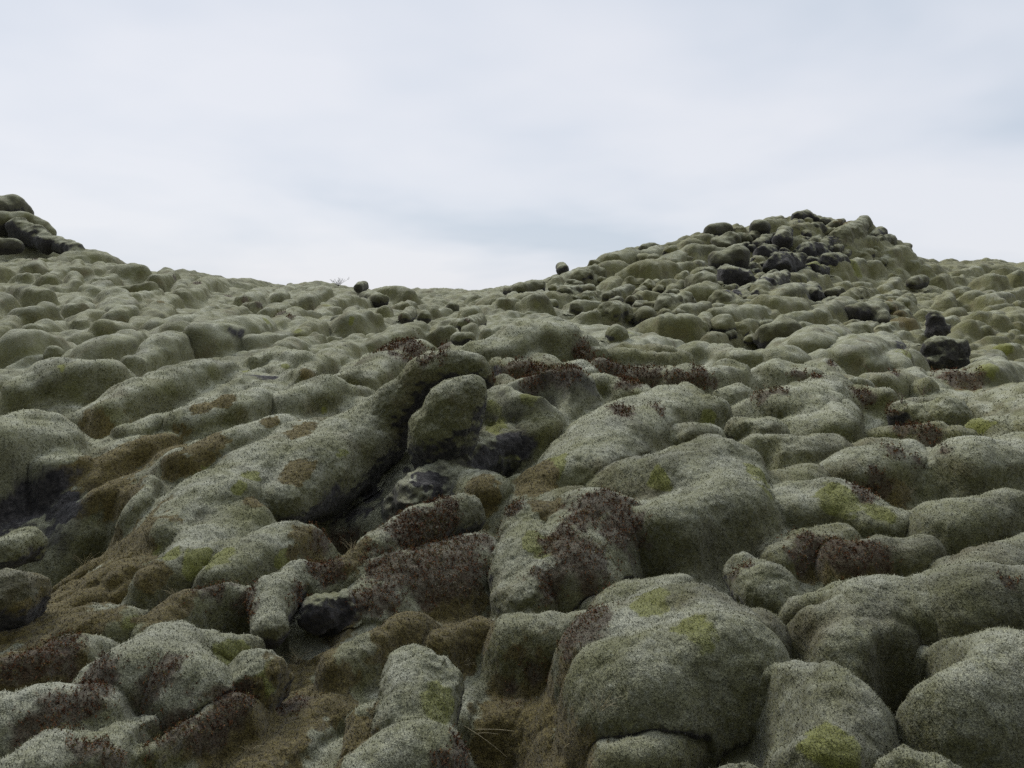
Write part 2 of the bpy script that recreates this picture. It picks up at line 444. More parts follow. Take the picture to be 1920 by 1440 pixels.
def plain(name, col, rough=.8):
    m = bpy.data.materials.new(name); m.use_nodes = True
    nt = m.node_tree; b = nt.nodes['Principled BSDF']
    geo = nt.nodes.new('ShaderNodeNewGeometry')
    n = noise(nt, geo.outputs['Position'], 60, 3)
    c = mixc(nt, ramp(nt, n, .3, .7), tuple(v * .6 for v in col), tuple(min(1, v * 1.25) for v in col))
    nt.links.new(c, b.inputs['Base Color']); b.inputs['Roughness'].default_value = rough
    return m

MOSS = moss_material('moss')
LEAF = leaf_material()
STRAW = plain('dry_grass', (0.42, 0.36, 0.22))
TWIG = plain('twig_bark', (0.13, 0.085, 0.06))
GREYTWIG = plain('pale_twig_bark', (0.20, 0.19, 0.17))

# ================================================================== mesh helpers
def make_mesh(name, V, quads=None, tris=None, attrs=None, mats=(), smooth=True, flat_tris=False):
    me = bpy.data.meshes.new(name)
    quads = np.zeros((0, 4), np.int32) if quads is None else quads
    tris = np.zeros((0, 3), np.int32) if tris is None else tris
    me.vertices.add(len(V)); me.vertices.foreach_set('co', np.ascontiguousarray(V, np.float32).ravel())
    nl = quads.size + tris.size
    me.loops.add(nl)
    me.loops.foreach_set('vertex_index', np.concatenate([quads.ravel(), tris.ravel()]).astype(np.int32))
    npoly = len(quads) + len(tris)
    me.polygons.add(npoly)
    st = np.concatenate([np.arange(len(quads)) * 4, quads.size + np.arange(len(tris)) * 3]).astype(np.int32)
    me.polygons.foreach_set('loop_start', st)
    me.update(calc_edges=True)
    sm = np.ones(npoly, bool) if smooth else np.zeros(npoly, bool)
    if flat_tris: sm[len(quads):] = False
    me.polygons.foreach_set('use_smooth', sm)
    for k, v in (attrs or {}).items():
        at = me.attributes.new(k, 'FLOAT', 'POINT')
        at.data.foreach_set('value', np.ascontiguousarray(v, np.float32))
    for m in mats: me.materials.append(m)
    return me
def link(name, me, label=None, cat=None, group=None, kind=None, parent=None):
    o = bpy.data.objects.new(name, me)
    SC.collection.objects.link(o)
    if label: o['label'] = label
    if cat: o['category'] = cat
    if group: o['group'] = group
    if kind: o['kind'] = kind
    if parent: o.parent = parent
    return o

def surfnets(F, org, h):
    S = F < 0
    nx, ny, nz = F.shape
    c = S[:-1, :-1, :-1].astype(np.int8)
    tot = np.zeros((nx - 1, ny - 1, nz - 1), np.int8)
    offs = [(a, b, d) for a in (0, 1) for b in (0, 1) for d in (0, 1)]
    for a, b, d in offs: tot += S[a:nx - 1 + a, b:ny - 1 + b, d:nz - 1 + d]
    I, J, K = np.nonzero((tot > 0) & (tot < 8))
    if len(I) == 0: return None
    val = {o: F[I + o[0], J + o[1], K + o[2]] for o in offs}
    acc = np.zeros((len(I), 3)); cnt = np.zeros(len(I))
    for o in offs:
        for ax in range(3):
            if o[ax]: continue
            o2 = list(o); o2[ax] = 1; o2 = tuple(o2)
            va, vb = val[o], val[o2]
            mk = (va < 0) != (vb < 0)
            t = np.where(mk, va / np.where(mk, va - vb, 1), 0)
            for k in range(3):
                acc[:, k] += np.where(mk, o[k] + (t if k == ax else 0), 0)
            cnt += mk
    V = acc / cnt[:, None] + np.stack([I, J, K], 1)
    V = org + V * h
    idx = np.full(tot.shape, -1, np.int32); idx[I, J, K] = np.arange(len(I))
    Q = []
    # edges along each axis
    for ax in range(3):
        sl0 = [slice(1, -1)] * 3; sl1 = [slice(1, -1)] * 3
        sl0[ax] = slice(0, F.shape[ax] - 1); sl1[ax] = slice(1, F.shape[ax])
        A = S[tuple(sl0)]; B = S[tuple(sl1)]
        i, j, k = np.nonzero(A != B)
        fl = A[i, j, k]
        g = [i + 1, j + 1, k + 1]; g[ax] = (i, j, k)[ax]
        b_, c_ = (ax + 1) % 3, (ax + 2) % 3
        def cell(db, dc):
            q = [x.copy() for x in g]; q[b_] = q[b_] - db; q[c_] = q[c_] - dc
            return idx[q[0], q[1], q[2]]
        q = np.stack([cell(1, 1), cell(0, 1), cell(0, 0), cell(1, 0)], 1)
        q[~fl] = q[~fl][:, ::-1]
        Q.append(q)
    Q = np.concatenate(Q)
    Q = Q[(Q >= 0).all(1)]
    return V, Q

def vnormals(V, Q):
    fn = np.cross(V[Q[:, 2]] - V[Q[:, 0]], V[Q[:, 3]] - V[Q[:, 1]])
    n = np.zeros_like(V)
    for k in range(4):
        for a in range(3):
            n[:, a] += np.bincount(Q[:, k], fn[:, a], len(V))
    return n / np.maximum(np.linalg.norm(n, axis=1, keepdims=True), 1e-12), fn

def smin(a, b, k):
    h = np.maximum(k - np.abs(a - b), 0) / k
    return np.minimum(a, b) - h * h * k * 0.25

# ================================================================== mounds and boulders
def build_blob(nodes, fl=.5, res=3.0, rough=1.0, sharp=0.0, lift=0.0, seed=1, kk=.5, cell=None):
    """nodes: list of (x, y, z, r) world spheres joined in a chain."""
    P = np.array([n[:3] for n in nodes]); R = np.array([n[3] for n in nodes])
    rm = R.mean()
    dist = max(1.8, np.linalg.norm(P - [0, 0, CAM_Z], axis=1).min() - rm)
    h = cell or res * dist / FPX
    kt = fl * rm
    mrg = (0.35 * kt + 0.25 * rm + 3 * h)
    lo = (P - (R + mrg)[:, None]).min(0); hi = (P + (R + mrg)[:, None]).max(0)
    n = np.ceil((hi - lo) / h).astype(int) + 1
    X = lo[0] + np.arange(n[0]) * h; Y = lo[1] + np.arange(n[1]) * h; 
    gx, gy = np.meshgrid(X, Y, indexing='ij')
    Hh = Hfull(gx, gy)
    gHx, gHy = np.gradient(Hh, h)
    sl = 1 / np.sqrt(1 + np.clip(gHx ** 2 + gHy ** 2, 0, 4))
    zlo = max(lo[2], Hh.min() - 3 * h)
    n2 = int(math.ceil((hi[2] - zlo) / h)) + 1
    Z = zlo + np.arange(n2) * h
    Tt = ((Z[None, None, :] - Hh[:, :, None]) * sl[:, :, None]).astype(np.float32)
    G = None
    px, py, pz = gx[:, :, None].astype(np.float32), gy[:, :, None].astype(np.float32), Z[None, None, :].astype(np.float32)
    segs = [(0, 0)] if len(P) == 1 else [(i, i + 1) for i in range(len(P) - 1)]
    for a, b in segs:
        A = P[a]; ab = P[b] - A; L2 = float(ab @ ab)
        if L2 < 1e-9:
            d = np.sqrt((px - A[0]) ** 2 + (py - A[1]) ** 2 + (pz - A[2]) ** 2) - R[a]
        else:
            t = np.clip(((px - A[0]) * ab[0] + (py - A[1]) * ab[1] + (pz - A[2]) * ab[2]) / L2, 0, 1)
            d = np.sqrt((px - A[0] - t * ab[0]) ** 2 + (py - A[1] - t * ab[1]) ** 2 + (pz - A[2] - t * ab[2]) ** 2) - (R[a] + (R[b] - R[a]) * t)
        G = d if G is None else smin(G, d, kk * rm)
    # noise in the band
    band = np.abs(G) < 0.45 * rm + 2 * h
    I = np.nonzero(band)
    W = np.stack([X[I[0]], Y[I[1]], Z[I[2]]], 1)
    nn = rough * (vn3(W, rm * 1.0, seed) * 0.17 + vn3(W, rm * .5, seed + 1) * 0.08 + vn3(W, rm * .22, seed + 2) * .035) * rm
    if sharp > 0:       # broken lava: angular facets
        s_ = rm * .75
        nn += sharp * rm * .28 * (np.abs(vn3(W, s_, seed + 5)) - .3) + sharp * rm * .10 * np.abs(vn3(W, s_ * .35, seed + 6))
    nn += (vn3(W, .028, 77) * .0045 + vn3(W, .012, 78) * .002) * min(1.0, 0.02 / h)
    G[I] += nn.astype(np.float32)
    F = smin(G, Tt, kt) if kt > 0 else G
    F = F + (0.0035 + .35 * h) * np.clip(1 - np.maximum(-(G - Tt - kt), 0) / max(kt, 1e-3), 0, 1).astype(np.float32)
    r = surfnets(F, np.array([X[0], Y[0], Z[0]]), h)
    if r is None: return None
    V, Q = r
    # drop what lies on or under the land
    ix = np.clip((V[:, 0] - X[0]) / h, 0, n[0] - 1.001); iy = np.clip((V[:, 1] - Y[0]) / h, 0, n[1] - 1.001)
    a, b = ix.astype(int), iy.astype(int); fa, fb = ix - a, iy - b
    Hv = (Hh[a, b] * (1 - fa) + Hh[a + 1, b] * fa) * (1 - fb) + (Hh[a, b + 1] * (1 - fa) + Hh[a + 1, b + 1] * fa) * fb
    keep = (V[:, 2] - Hv) > -0.4 * h - .003
    Q = Q[keep[Q].any(1)]
    lab = np.arange(len(V))
    for _ in range(400):
        mlab = lab[Q].min(1); new = lab.copy()
        for k in range(4): np.minimum.at(new, Q[:, k], mlab)
        new = new[new]
        if (new == lab).all(): break
        lab = new
    if len(Q) == 0: return None
    ql = lab[Q[:, 0]]; bigl = np.bincount(ql).argmax(); Q = Q[ql == bigl]
    used = np.zeros(len(V), bool); used[Q] = True
    mp = np.cumsum(used) - 1
    V, Q = V[used], mp[Q].astype(np.int32)
    if len(Q) < 6: return None
    return V, Q

def blades(V, Q, nrm_f, cen, prob, rng):
    """short moss shoots standing on the surface, about one or two pixels each"""
    dist = np.linalg.norm(cen - [0, 0, CAM_Z], axis=1)
    e1 = V[Q[:, 2]] - V[Q[:, 0]]; e2 = V[Q[:, 3]] - V[Q[:, 1]]
    area = .5 * np.linalg.norm(np.cross(e1, e2), axis=1)
    tov = np.array([0, 0, CAM_Z]) - cen
    fac = np.clip((tov * nrm_f).sum(1) / dist, .25, 1)
    lam = prob * sstep(13.0, 7.0, dist) * area * fac * (FPX / dist) ** 2 / 8.0
    pick = np.repeat(np.arange(len(cen)), rng.poisson(np.minimum(lam, 30)))
    if len(pick) == 0: return None
    q = Q[pick]
    uv = rng.random((len(pick), 2))
    a = V[q[:, 0]] * (1 - uv[:, :1]) + V[q[:, 1]] * uv[:, :1]
    b = V[q[:, 3]] * (1 - uv[:, :1]) + V[q[:, 2]] * uv[:, :1]
    base = a * (1 - uv[:, 1:]) + b * uv[:, 1:]
    n = nrm_f[pick]; d = dist[pick][:, None]
    px = d / FPX * 1.875                   # one rendered pixel there
    ln = np.maximum(.0100, px * 1.8) * (0.5 + rng.random((len(pick), 1)) * 0.9)
    wd = np.maximum(.0016, px * .52) * (.7 + .6 * rng.random((len(pick), 1)))
    dr = n * 0.75 + np.array([0, 0, .45]) + rng.normal(0, .42, (len(pick), 3))
    dr /= np.linalg.norm(dr, axis=1, keepdims=True)
    rv = rng.normal(0, 1, (len(pick), 3)); side = np.cross(dr, rv); side /= np.linalg.norm(side, axis=1, keepdims=True) + 1e-9
    base = base - n * ln * .2
    v = np.stack([base - side * wd, base + side * wd, base + dr * ln], 1).reshape(-1, 3)
    t = np.arange(len(pick) * 3).reshape(-1, 3)
    vv = v.reshape(-1, 3, 3)
    back = (np.cross(vv[:, 1] - vv[:, 0], vv[:, 2] - vv[:, 0]) * n).sum(1) < 0
    vv[back, 0], vv[back, 1] = vv[back, 1].copy(), vv[back, 0].copy()
    return vv.reshape(-1, 3), t, pick

THINGS = []       # dicts: V, Q, name, label, cat, group, rocky
PENDING = []; BLANKET = []; AUTO = []
def ordinal(n):
    u = 'zeroth first second third fourth fifth sixth seventh eighth ninth tenth eleventh twelfth thirteenth fourteenth fifteenth sixteenth seventeenth eighteenth nineteenth'.split()
    t = {2: 'twent', 3: 'thirt', 4: 'fort', 5: 'fift', 6: 'sixt'}
    if n < 20: return u[n]
    return t[n // 10] + ('ieth' if n % 10 == 0 else 'y-' + u[n % 10])
def resolve_labels():
    zones = {}
    for rec, (zone, desc, px, py, step) in AUTO: zones.setdefault(zone, []).append((py, px, desc, rec, step))
    for zone, items in zones.items():
        items.sort(key=lambda q: q[0])
        n = max(1, round(len(items) / items[0][4])); per = math.ceil(len(items) / n)
        for row in range(0, len(items), per):
            for i, it in enumerate(sorted(items[row:row + per], key=lambda q: q[1])):
                lab = f"{it[2]} {zone}, {ordinal(i + 1)} from left in the {ordinal(row // per + 1)} row down"
                if isinstance(it[3], dict): it[3]['label'] = lab
                else: it[3][1] = lab
def add_blob(name, label, cat, nodes, group=None, rocky=0.0, green=0.0, slope=None, asblob=None, **kw):
    if asblob is None: asblob = name != M
    if not asblob:
        BLANKET.append(dict(name=name, label=label, cat=cat, group=group, rocky=rocky, green=green))
        if isinstance(label, tuple): AUTO.append((BLANKET[-1], label))
        bank(nodes, slope or (3.0 if np.mean([n[1] for n in nodes]) < 4.4 else 2.0), 0.5, len(BLANKET) - 1)
        return
    if slope: bank([(n[0], n[1], n[2] - .25 * n[3], n[3] * .8) for n in nodes], slope, slope, -1)
    PENDING.append([name, label, cat, nodes, group, rocky, green, kw])
    if isinstance(label, tuple): AUTO.append((PENDING[-1], label))
def make_blob(name, label, cat, nodes, group, rocky, green, kw):
    r = build_blob(nodes, **kw)
    if r is None: return
    THINGS.append(dict(V=r[0], Q=r[1], name=name, label=label, cat=cat, group=group, rocky=rocky, green=green))

def chain(spec, sink=.35, push=0.0, same=None):
    """spec: picture (px, py, radius px[, push]) -> world spheres resting in the land"""
    out = []
    d0 = None
    for s in spec:
        px, py, r = s[:3]; pu = s[3] if len(s) > 3 else push
        if same is not None:
            P = land_hit(*same)
            dep = P[1]
        else:
            P = land_hit(px, py + sink * r); dep = P[1]
        rw = r / FPX * dep
        dep = dep + pu * rw
        c = pt(px, py, dep)
        out.append((c[0], c[1], c[2], r / FPX * dep))
    return out

#
M, B, K_ = 'moss_mound', 'mossy_boulder', 'lava_rock'
# name, label, spec, options
DATA = [
 # bottom of the picture
 (B,'round grey green boulder with a yellow patch, bottom centre',[(788,1302,84),(772,1370,72)],dict(fl=.18,sink=.8)),
 (B,'small lobe of moss leaning on the left of the round bottom boulder',[(690,1362,46),(668,1410,30)],dict(fl=.3,sink=.6)),
 (M,'hoary mound flecked red at the foot of the round bottom boulder',[(700,1475,60),(800,1450,88)],dict(fl=.3)),
 (B,'small round cushion boulder with yellow lower half, left of centre bottom',[(478,1284,62)],dict(fl=.15,sink=.5)),
 (M,'large domed mound with red brown flecks, lower left',[(215,1290,84),(275,1275,84),(350,1325,76)],dict(fl=.5)),
 (M,'long pale ridge running down to the lower left edge of the picture',[(-60,1400,70),(50,1370,66),(140,1345,60)],dict(fl=.5)),
 (M,'grey dome in the bottom left corner',[(75,1432,62),(20,1470,60)],dict(fl=.3)),
 (M,'grey hump behind the bottom left dome',[(150,1430,52),(195,1390,44)],dict(fl=.4)),
 (M,'low grey cushion on the left beside the ochre slope',[(140,1180,38),(195,1178,40)],dict(fl=.5)),
 (M,'long diagonal mound between the ochre slope and the dark hole',[(280,1190,40),(350,1160,48),(420,1150,50),(440,1200,40)],dict(fl=.5)),
 (M,'low wide mound with bright green edge above the small round cushion',[(390,1235,42),(440,1225,32)],dict(fl=.5)),
 (B,'rounded dark boulder cut by the left edge above the ochre hollow',[(20,1130,58),(40,1125,48)],dict(fl=.12,sink=.5)),
 (B,'small round boulder in the mouth of the dark hollow on the left',[(48,1022,34),(20,1035,34)],dict(fl=.3)),
 (M,'overhanging mound with red heather above the dark hollow on the left',[(-60,850,66),(30,850,60),(80,885,44)],dict(slope=4.0,fl=.3,sink=1.2)),
 (M,'ochre brown moss shoulder right of the dark hollow',[(235,950,34),(255,925,30)],dict(fl=.6)),
 (M,'long smooth finger of moss, upper one of the two ending over bright green',[(320,1010,42),(400,955,55),(500,900,58),(590,850,50)],dict(fl=.5)),
 (M,'lower finger of moss ending over a bright green edge',[(300,1085,26),(380,1030,40),(460,985,46)],dict(fl=.5)),
 (M,'third finger of moss with dark heather on its side',[(410,1095,34),(480,1050,48),(560,1015,50),(640,1000,38)],dict(fl=.5)),
 (B,'long smooth arm of moss rising from lower left into a bent, hooked neck, centre',[(535,950,50),(595,895,72),(655,850,70)],
   dict(fl=.3,rough=.45,tail=[(705,812,58),(748,765,47),(796,712,39),(843,692,31),(888,694,26),(914,716,13)],tailsame=(745,850))),
 (B,'upright mossy boulder leaning under the arched one',[(880,736,34),(856,766,54),(834,815,60),(822,858,48)],dict(fl=.2,same=(830,890),rough=.6)),
 (K_,'pitted half bare lava knob below the upright leaning boulder',[(785,935,44),(850,890,58),(925,850,50)],dict(fl=.8,rocky=.75,sharp=.6,sink=.1,push=.5)),
 (M,'steep mossy bank with yellow streaks right of the leaning boulder',[(945,765,40),(1005,755,46),(1075,730,44)],dict(fl=.35,sink=1.0,rocky=.7)),
 (M,'small ledge of moss below the pitted lava knob',[(830,905,24),(875,900,30),(930,930,40)],dict(fl=.5)),
 (M,'hooked limb of moss curling round a small cave',[(505,1182,30),(512,1125,38),(560,1092,32),(640,1085,30),(710,1045,40),(790,995,42),(870,965,36)],dict(asblob=True,fl=.3,sink=.8,rough=.6)),
 (K_,'rough dark rock inside the small cave of the hooked limb',[(598,1150,36),(645,1140,36)],dict(fl=.5,rocky=1.0,sharp=.8,push=.4)),
 (M,'tall lobe of moss between the cave and the pitted lava knob',[(745,970,36),(765,930,38)],dict(fl=.5,sink=.6)),
 (M,'wide heather covered slope in the middle of the foreground',[(730,1150,60),(810,1110,72),(885,1070,62)],dict(fl=.8,sink=.1,push=.7,slope=1.3)),
 (M,'upright column of grey moss with a yellow shoulder',[(1075,960,50),(1005,1010,56),(990,1070,62),(985,1140,54)],dict(asblob=True,fl=.25)),
 (M,'shaggy dark heather bank beside the grey moss column',[(1130,1010,80),(1090,1090,70)],dict(fl=.6,push=.35)),
 (M,'largest grey green dome of the foreground, right of centre',[(1180,1240,92),(1285,1205,96),(1330,1290,122),(1215,1330,105),(1400,1230,70)],dict(fl=.35,sink=.2)),
 (B,'hoary knob of moss on the right with red sprigs at its top',[(1437,1118,62),(1400,1080,40)],dict(fl=.3,sink=.5)),
 (M,'broad olive mound between the hoary knob and the black cleft',[(1570,1205,84),(1655,1190,84),(1600,1250,70)],dict(fl=.4)),
 (M,'rounded mound below the olive one, left of the black cleft',[(1560,1370,98),(1545,1430,90)],dict(fl=.3)),
 (M,'huge mound with frosted crest filling the right edge',[(1760,1190,78),(1860,1190,98),(1960,1200,110)],dict(fl=.3)),
 (M,'swelling flank of moss right of the black cleft',[(1830,1360,112),(1930,1340,130)],dict(fl=.3)),
 (B,'small pale cushion at the bottom edge under the black cleft',[(1705,1470,62),(1760,1490,60)],dict(fl=.3)),
 (B,'small dark cushion at the bottom edge under the largest dome',[(1400,1475,42),(1340,1490,42)],dict(fl=.3)),
 # right middle
 (M,'folded dome with hoary cap above the largest dome',[(1265,925,72),(1330,900,72),(1350,980,80),(1260,1000,72)],dict(fl=.45)),
 (M,'long low mound with frosted top right of the folded dome',[(1480,970,56),(1560,965,60),(1650,995,46)],dict(fl=.45)),
 (M,'smooth fold of moss sloping down left from the ridge',[(1265,765,34),(1205,800,46),(1150,850,52),(1100,905,52)],dict(fl=.5)),
 (M,'tapering fold with dark crevices beside the heather bank',[(1090,870,30),(1050,910,38),(1030,950,34)],dict(fl=.4)),
 (B,'round cushion bulging from the middle of the right slope',[(1432,820,42),(1385,815,30)],dict(fl=.25,sink=.5)),
 (B,'dark rounded cushion just below the heather on the right ridge',[(1385,752,36),(1360,760,28)],dict(fl=.3,sink=.5)),
 (M,'soft double mound left of the round cushion',[(1255,790,36),(1310,785,40)],dict(fl=.4)),
 (M,'upright mound with steep right side left of the red heather strip',[(1480,790,50),(1530,760,44),(1560,745,32),(1545,815,50)],dict(fl=.4)),
 (B,'elongated cushion boulder above the red heather strip on the right',[(1700,785,34),(1775,790,44)],dict(fl=.3,sink=.5)),
 (M,'low swell of moss at the right edge below the elongated cushion',[(1850,890,60),(1930,880,66)],dict(fl=.7)),
 (M,'low swell of moss at the right edge above the huge mound',[(1790,1010,60),(1900,1000,70)],dict(fl=.8)),
 (M,'shallow swell between the heather patch and the right edge',[(1620,900,46),(1720,880,40)],dict(fl=.8)),
 # ridge in the middle distance
 (M,'broad pale dome behind the arched boulder',[(925,672,28),(1000,642,40),(1065,642,34),(1110,655,24)],dict(fl=.5,sink=.9)),
 (B,'knobbly dark head on the broad pale dome',[(1052,618,15),(1040,612,12)],dict(fl=.4,rocky=.4)),
 (B,'small cushion on the slope below the broad pale dome',[(1120,672,24),(1095,676,18)],dict(fl=.4)),
 (B,'round cushion on the crest right of the broad pale dome',[(1158,630,21)],dict(fl=.3,sink=.3)),
 (M,'shallow mound among red heather right of the bank',[(1100,720,36),(1075,730,30)],dict(fl=.6)),
 (M,'pale wrinkled mound on the right ridge',[(1460,715,30),(1510,720,28)],dict(fl=.6)),
 (M,'pale wrinkled mound behind the dark rounded cushion',[(1320,730,26),(1370,715,28)],dict(fl=.6)),
 (M,'smooth pale mound by the red heather on the ridge',[(1600,735,30),(1545,715,26)],dict(fl=.6)),
 (B,'big dark boulder with overhang on the crest of the right ridge',[(1440,633,28),(1470,632,34),(1488,640,22)],dict(fl=.15,sink=.6,rocky=.4)),
 (B,'round boulder left of the big dark one on the crest',[(1354,614,24)],dict(fl=.12,sink=.6)),
 (B,'tall boulder standing behind the row on the crest',[(1322,600,17),(1315,618,15)],dict(fl=.12,sink=.8)),
 (B,'squat boulder at the left end of the row on the crest',[(1298,618,20)],dict(fl=.12,sink=.6)),
 (B,'low flat boulder right of the big dark one',[(1505,616,13),(1525,618,11)],dict(fl=.2)),
 (M,'peaked mound on the crest beyond the big dark boulder',[(1520,655,26),(1555,636,24),(1572,650,24)],dict(fl=.4,sink=.8)),
 (M,'blunt mound with rounded top left of the square rock',[(1600,672,30),(1640,656,28),(1655,665,24)],dict(fl=.4,sink=.8)),
 (M,'mound in front of the square rock with steep right end',[(1625,695,24),(1670,685,28),(1680,692,22)],dict(fl=.4)),
 (K_,'square dark lava block standing on the right ridge',[(1755,655,24),(1790,655,24),(1788,672,26),(1758,672,24)],dict(fl=.25,sink=.8,rocky=.95,sharp=1.1,same=(1775,705),rough=1.2,kk=.35)),
 (K_,'pointed dark lava rock behind the square block',[(1752,598,17),(1756,618,23)],dict(fl=.05,rocky=1.25,sharp=1.0,same=(1752,655),rough=.8,kk=.3)),
 (B,'hunched boulder right of the square block',[(1840,690,20),(1865,678,19),(1882,688,12)],dict(fl=.15,sink=.8,rocky=.4)),
 (M,'smooth hump at the right edge of the ridge',[(1870,712,26),(1910,705,24)],dict(fl=.5)),
 # left slope
 (M,'smooth mound with dark underside high on the left slope',[(385,645,30),(435,632,34),(485,612,22)],dict(fl=.35,sink=.6)),
 (M,'mound stepping down left below the smooth dark bellied one',[(235,690,26),(285,675,27),(330,655,22)],dict(fl=.35,sink=.6)),
 (M,'long double humped mound above the ochre hollow on the left slope',[(185,770,24),(250,742,32),(320,722,32),(400,700,26)],dict(fl=.3,sink=.6)),
 (M,'broad mound at the left edge halfway up the slope',[(20,745,30),(95,725,36),(165,720,30)],dict(fl=.35,sink=.6)),
 (M,'rounded mound with shadowed foot on the left slope',[(155,665,28),(195,655,28),(235,640,22)],dict(fl=.35,sink=.6)),
 (M,'dark bellied mound at the left edge of the slope',[(10,655,30),(55,650,24)],dict(fl=.35,sink=.6)),
 (B,'small low boulder tucked between two left slope mounds',[(102,668,19)],dict(fl=.3)),
 (M,'low mound over the brown hollow on the left slope',[(225,820,27),(285,805,27)],dict(fl=.4,sink=.6)),
 (M,'long mound with dark lower edge in the middle of the left slope',[(350,805,30),(420,785,34),(490,762,26)],dict(fl=.4,sink=.6)),
 (M,'gentle ridge above the bright green fingers',[(350,880,34),(430,852,38),(520,825,36)],dict(fl=.6,sink=.5)),
 (M,'mound with dark pit in its flank, centre left',[(465,690,22),(520,680,26),(580,690,24)],dict(fl=.4,sink=.6)),
 (M,'pale wide mound behind the dark pitted one',[(470,650,18),(530,642,20)],dict(fl=.4,sink=.6)),
 (M,'wide gentle mound left of the arm of moss',[(560,760,34),(620,745,36)],dict(fl=.6,sink=.5)),
 (M,'soft mound high on the left slope near the centre',[(200,600,17),(240,592,18)],dict(fl=.4,sink=.6)),
 (M,'soft long mound second from the left edge high on the slope',[(20,602,18),(70,595,18)],dict(fl=.4,sink=.6)),
 (M,'low mound beside the left hill foot',[(215,515,12),(245,520,10)],dict(fl=.4,sink=.6)),
 (M,'long mound in the upper middle of the left slope',[(290,618,15),(340,606,17),(395,596,13)],dict(fl=.4,sink=.6)),
 (M,'oval mound near the top of the left slope',[(230,548,13),(275,548,15)],dict(fl=.35,sink=.6)),
 (M,'oval mound at the left under the dark outcrop',[(45,548,18),(85,560,16)],dict(fl=.35,sink=.6)),
 # centre distance
 (B,'dark heart shaped boulder on the central skyline slope',[(688,560,15),(712,564,15)],dict(fl=.1,sink=.6,rocky=.5)),
 (B,'dark egg shaped boulder left of centre in the distance',[(636,606,18)],dict(fl=.12,sink=.6,rocky=.4)),
 (M,'lumpy mound joined to the dark egg shaped boulder',[(672,612,20),(712,608,18)],dict(fl=.3,sink=.5)),
 (B,'round boulder in the centre distance, right one of a close pair',[(796,595,14)],dict(fl=.12,sink=.5,rocky=.3)),
 (B,'round boulder in the centre distance, left one of a close pair',[(770,588,13),(758,596,11)],dict(fl=.15,sink=.5,rocky=.3)),
 (B,'dark boulder with overhang near the central skyline',[(848,578,13)],dict(fl=.12,sink=.6,rocky=.6)),
 (B,'flat oval boulder beside the far red heather patch',[(860,636,14),(880,635,13)],dict(fl=.15,sink=.3)),
 (B,'low round cushion left of the far red heather patch',[(730,660,15),(745,658,13)],dict(fl=.3,sink=.3)),
 (B,'flat boulder right of the centre distance pair',[(855,608,11),(880,609,10)],dict(fl=.2,sink=.4)),
 (B,'twin boulder below the overhanging one near the central skyline',[(868,610,13),(900,603,14)],dict(fl=.2,sink=.4)),
 (K_,'dark knob of lava on the central skyline',[(682,536,10),(672,540,9)],dict(fl=.2,sink=.6,rocky=.8,sharp=.5)),
 (M,'rounded hump on the central skyline right of the dark knob',[(745,550,16),(775,555,12)],dict(fl=.4,sink=.5)),
 # at the foot and on the hill
 (K_,'small dark rock alone on the left shoulder of the hill against the sky',[(1055,507,12),(1053,501,10)],dict(fl=.2,sink=1.0,rocky=1.0,sharp=.5)),
 (B,'blunt snout of rock at the left foot of the hill',[(952,547,11),(975,545,14),(1010,538,14)],dict(fl=.15,sink=.8,rocky=.4)),
 (B,'dark domed boulder in the gap at the foot of the hill',[(1080,580,15)],dict(fl=.12,sink=.4,rocky=.5)),
 (B,'small upright boulder at the near foot of the hill',[(1035,572,12)],dict(fl=.2,sink=.6,rocky=.2)),
 (B,'grey boulder with twigs at the foot of the hill',[(1210,594,21)],dict(fl=.12,sink=.5,rocky=.2)),
 (M,'smooth sloping mound in front of the grey boulder with twigs',[(1240,612,22),(1275,612,22)],dict(fl=.4,sink=.5)),
 (B,'pale rounded boulder with flat shaded side halfway up the hill',[(1322,532,24),(1300,533,18)],dict(fl=.05,sink=.7,rocky=.3)),
 (B,'largest boulder of the hill with a dark broken face',[(1350,490,24),(1378,486,28)],dict(fl=.08,sink=.8,rocky=.7)),
 (B,'dark boulder by the hill top with a cube like head',[(1468,452,18),(1472,436,14)],dict(fl=.05,sink=.9,rocky=1.0,sharp=.6)),
 (B,'dark hollow faced boulder near the left of the hill top',[(1425,430,19)],dict(fl=.1,sink=.8,rocky=.8)),
 (B,'angular boulder on the left skyline of the hill',[(1335,437,16),(1360,432,13)],dict(fl=.1,sink=.6,rocky=.7)),
 (B,'low boulder on the left skyline of the hill',[(1205,467,9),(1225,463,9)],dict(fl=.15,sink=.5,rocky=.6)),
 (K_,'dark ragged rock on the summit of the hill',[(1495,408,12),(1512,405,11),(1530,412,8)],dict(fl=.1,sink=.6,rocky=1.0,sharp=.6)),
 (K_,'square shouldered rock on the right skyline of the hill',[(1650,438,14),(1640,446,12)],dict(fl=.1,sink=.7,rocky=.9,sharp=.6)),
 (K_,'big black broken lava face in the middle of the hill',[(1460,500,28),(1490,495,22)],dict(fl=.15,sink=.6,rocky=1.2,sharp=1.0)),
 (K_,'black broken lava face under the largest hill boulder',[(1370,522,26),(1400,528,20)],dict(fl=.15,sink=.6,rocky=1.2,sharp=1.0)),
 (K_,'cracked dark lava block right of the hill middle',[(1525,555,18),(1522,540,14)],dict(fl=.1,sink=.8,rocky=1.1,sharp=.8)),
 (B,'boulder with hollow dark mouth at the right of the hill',[(1600,588,20),(1640,588,22),(1655,600,14)],dict(fl=.15,sink=.6,rocky=.8)),
 (B,'boulder with knob at its right end on the far right slope',[(1710,530,11),(1728,527,13)],dict(fl=.2,sink=.5,rocky=.5)),
 # left hill
 (K_,'dark outcrop slab reaching right from the left hill',[(105,458,17),(145,470,13)],dict(fl=.3,sink=.6,rocky=1.0,sharp=.8)),
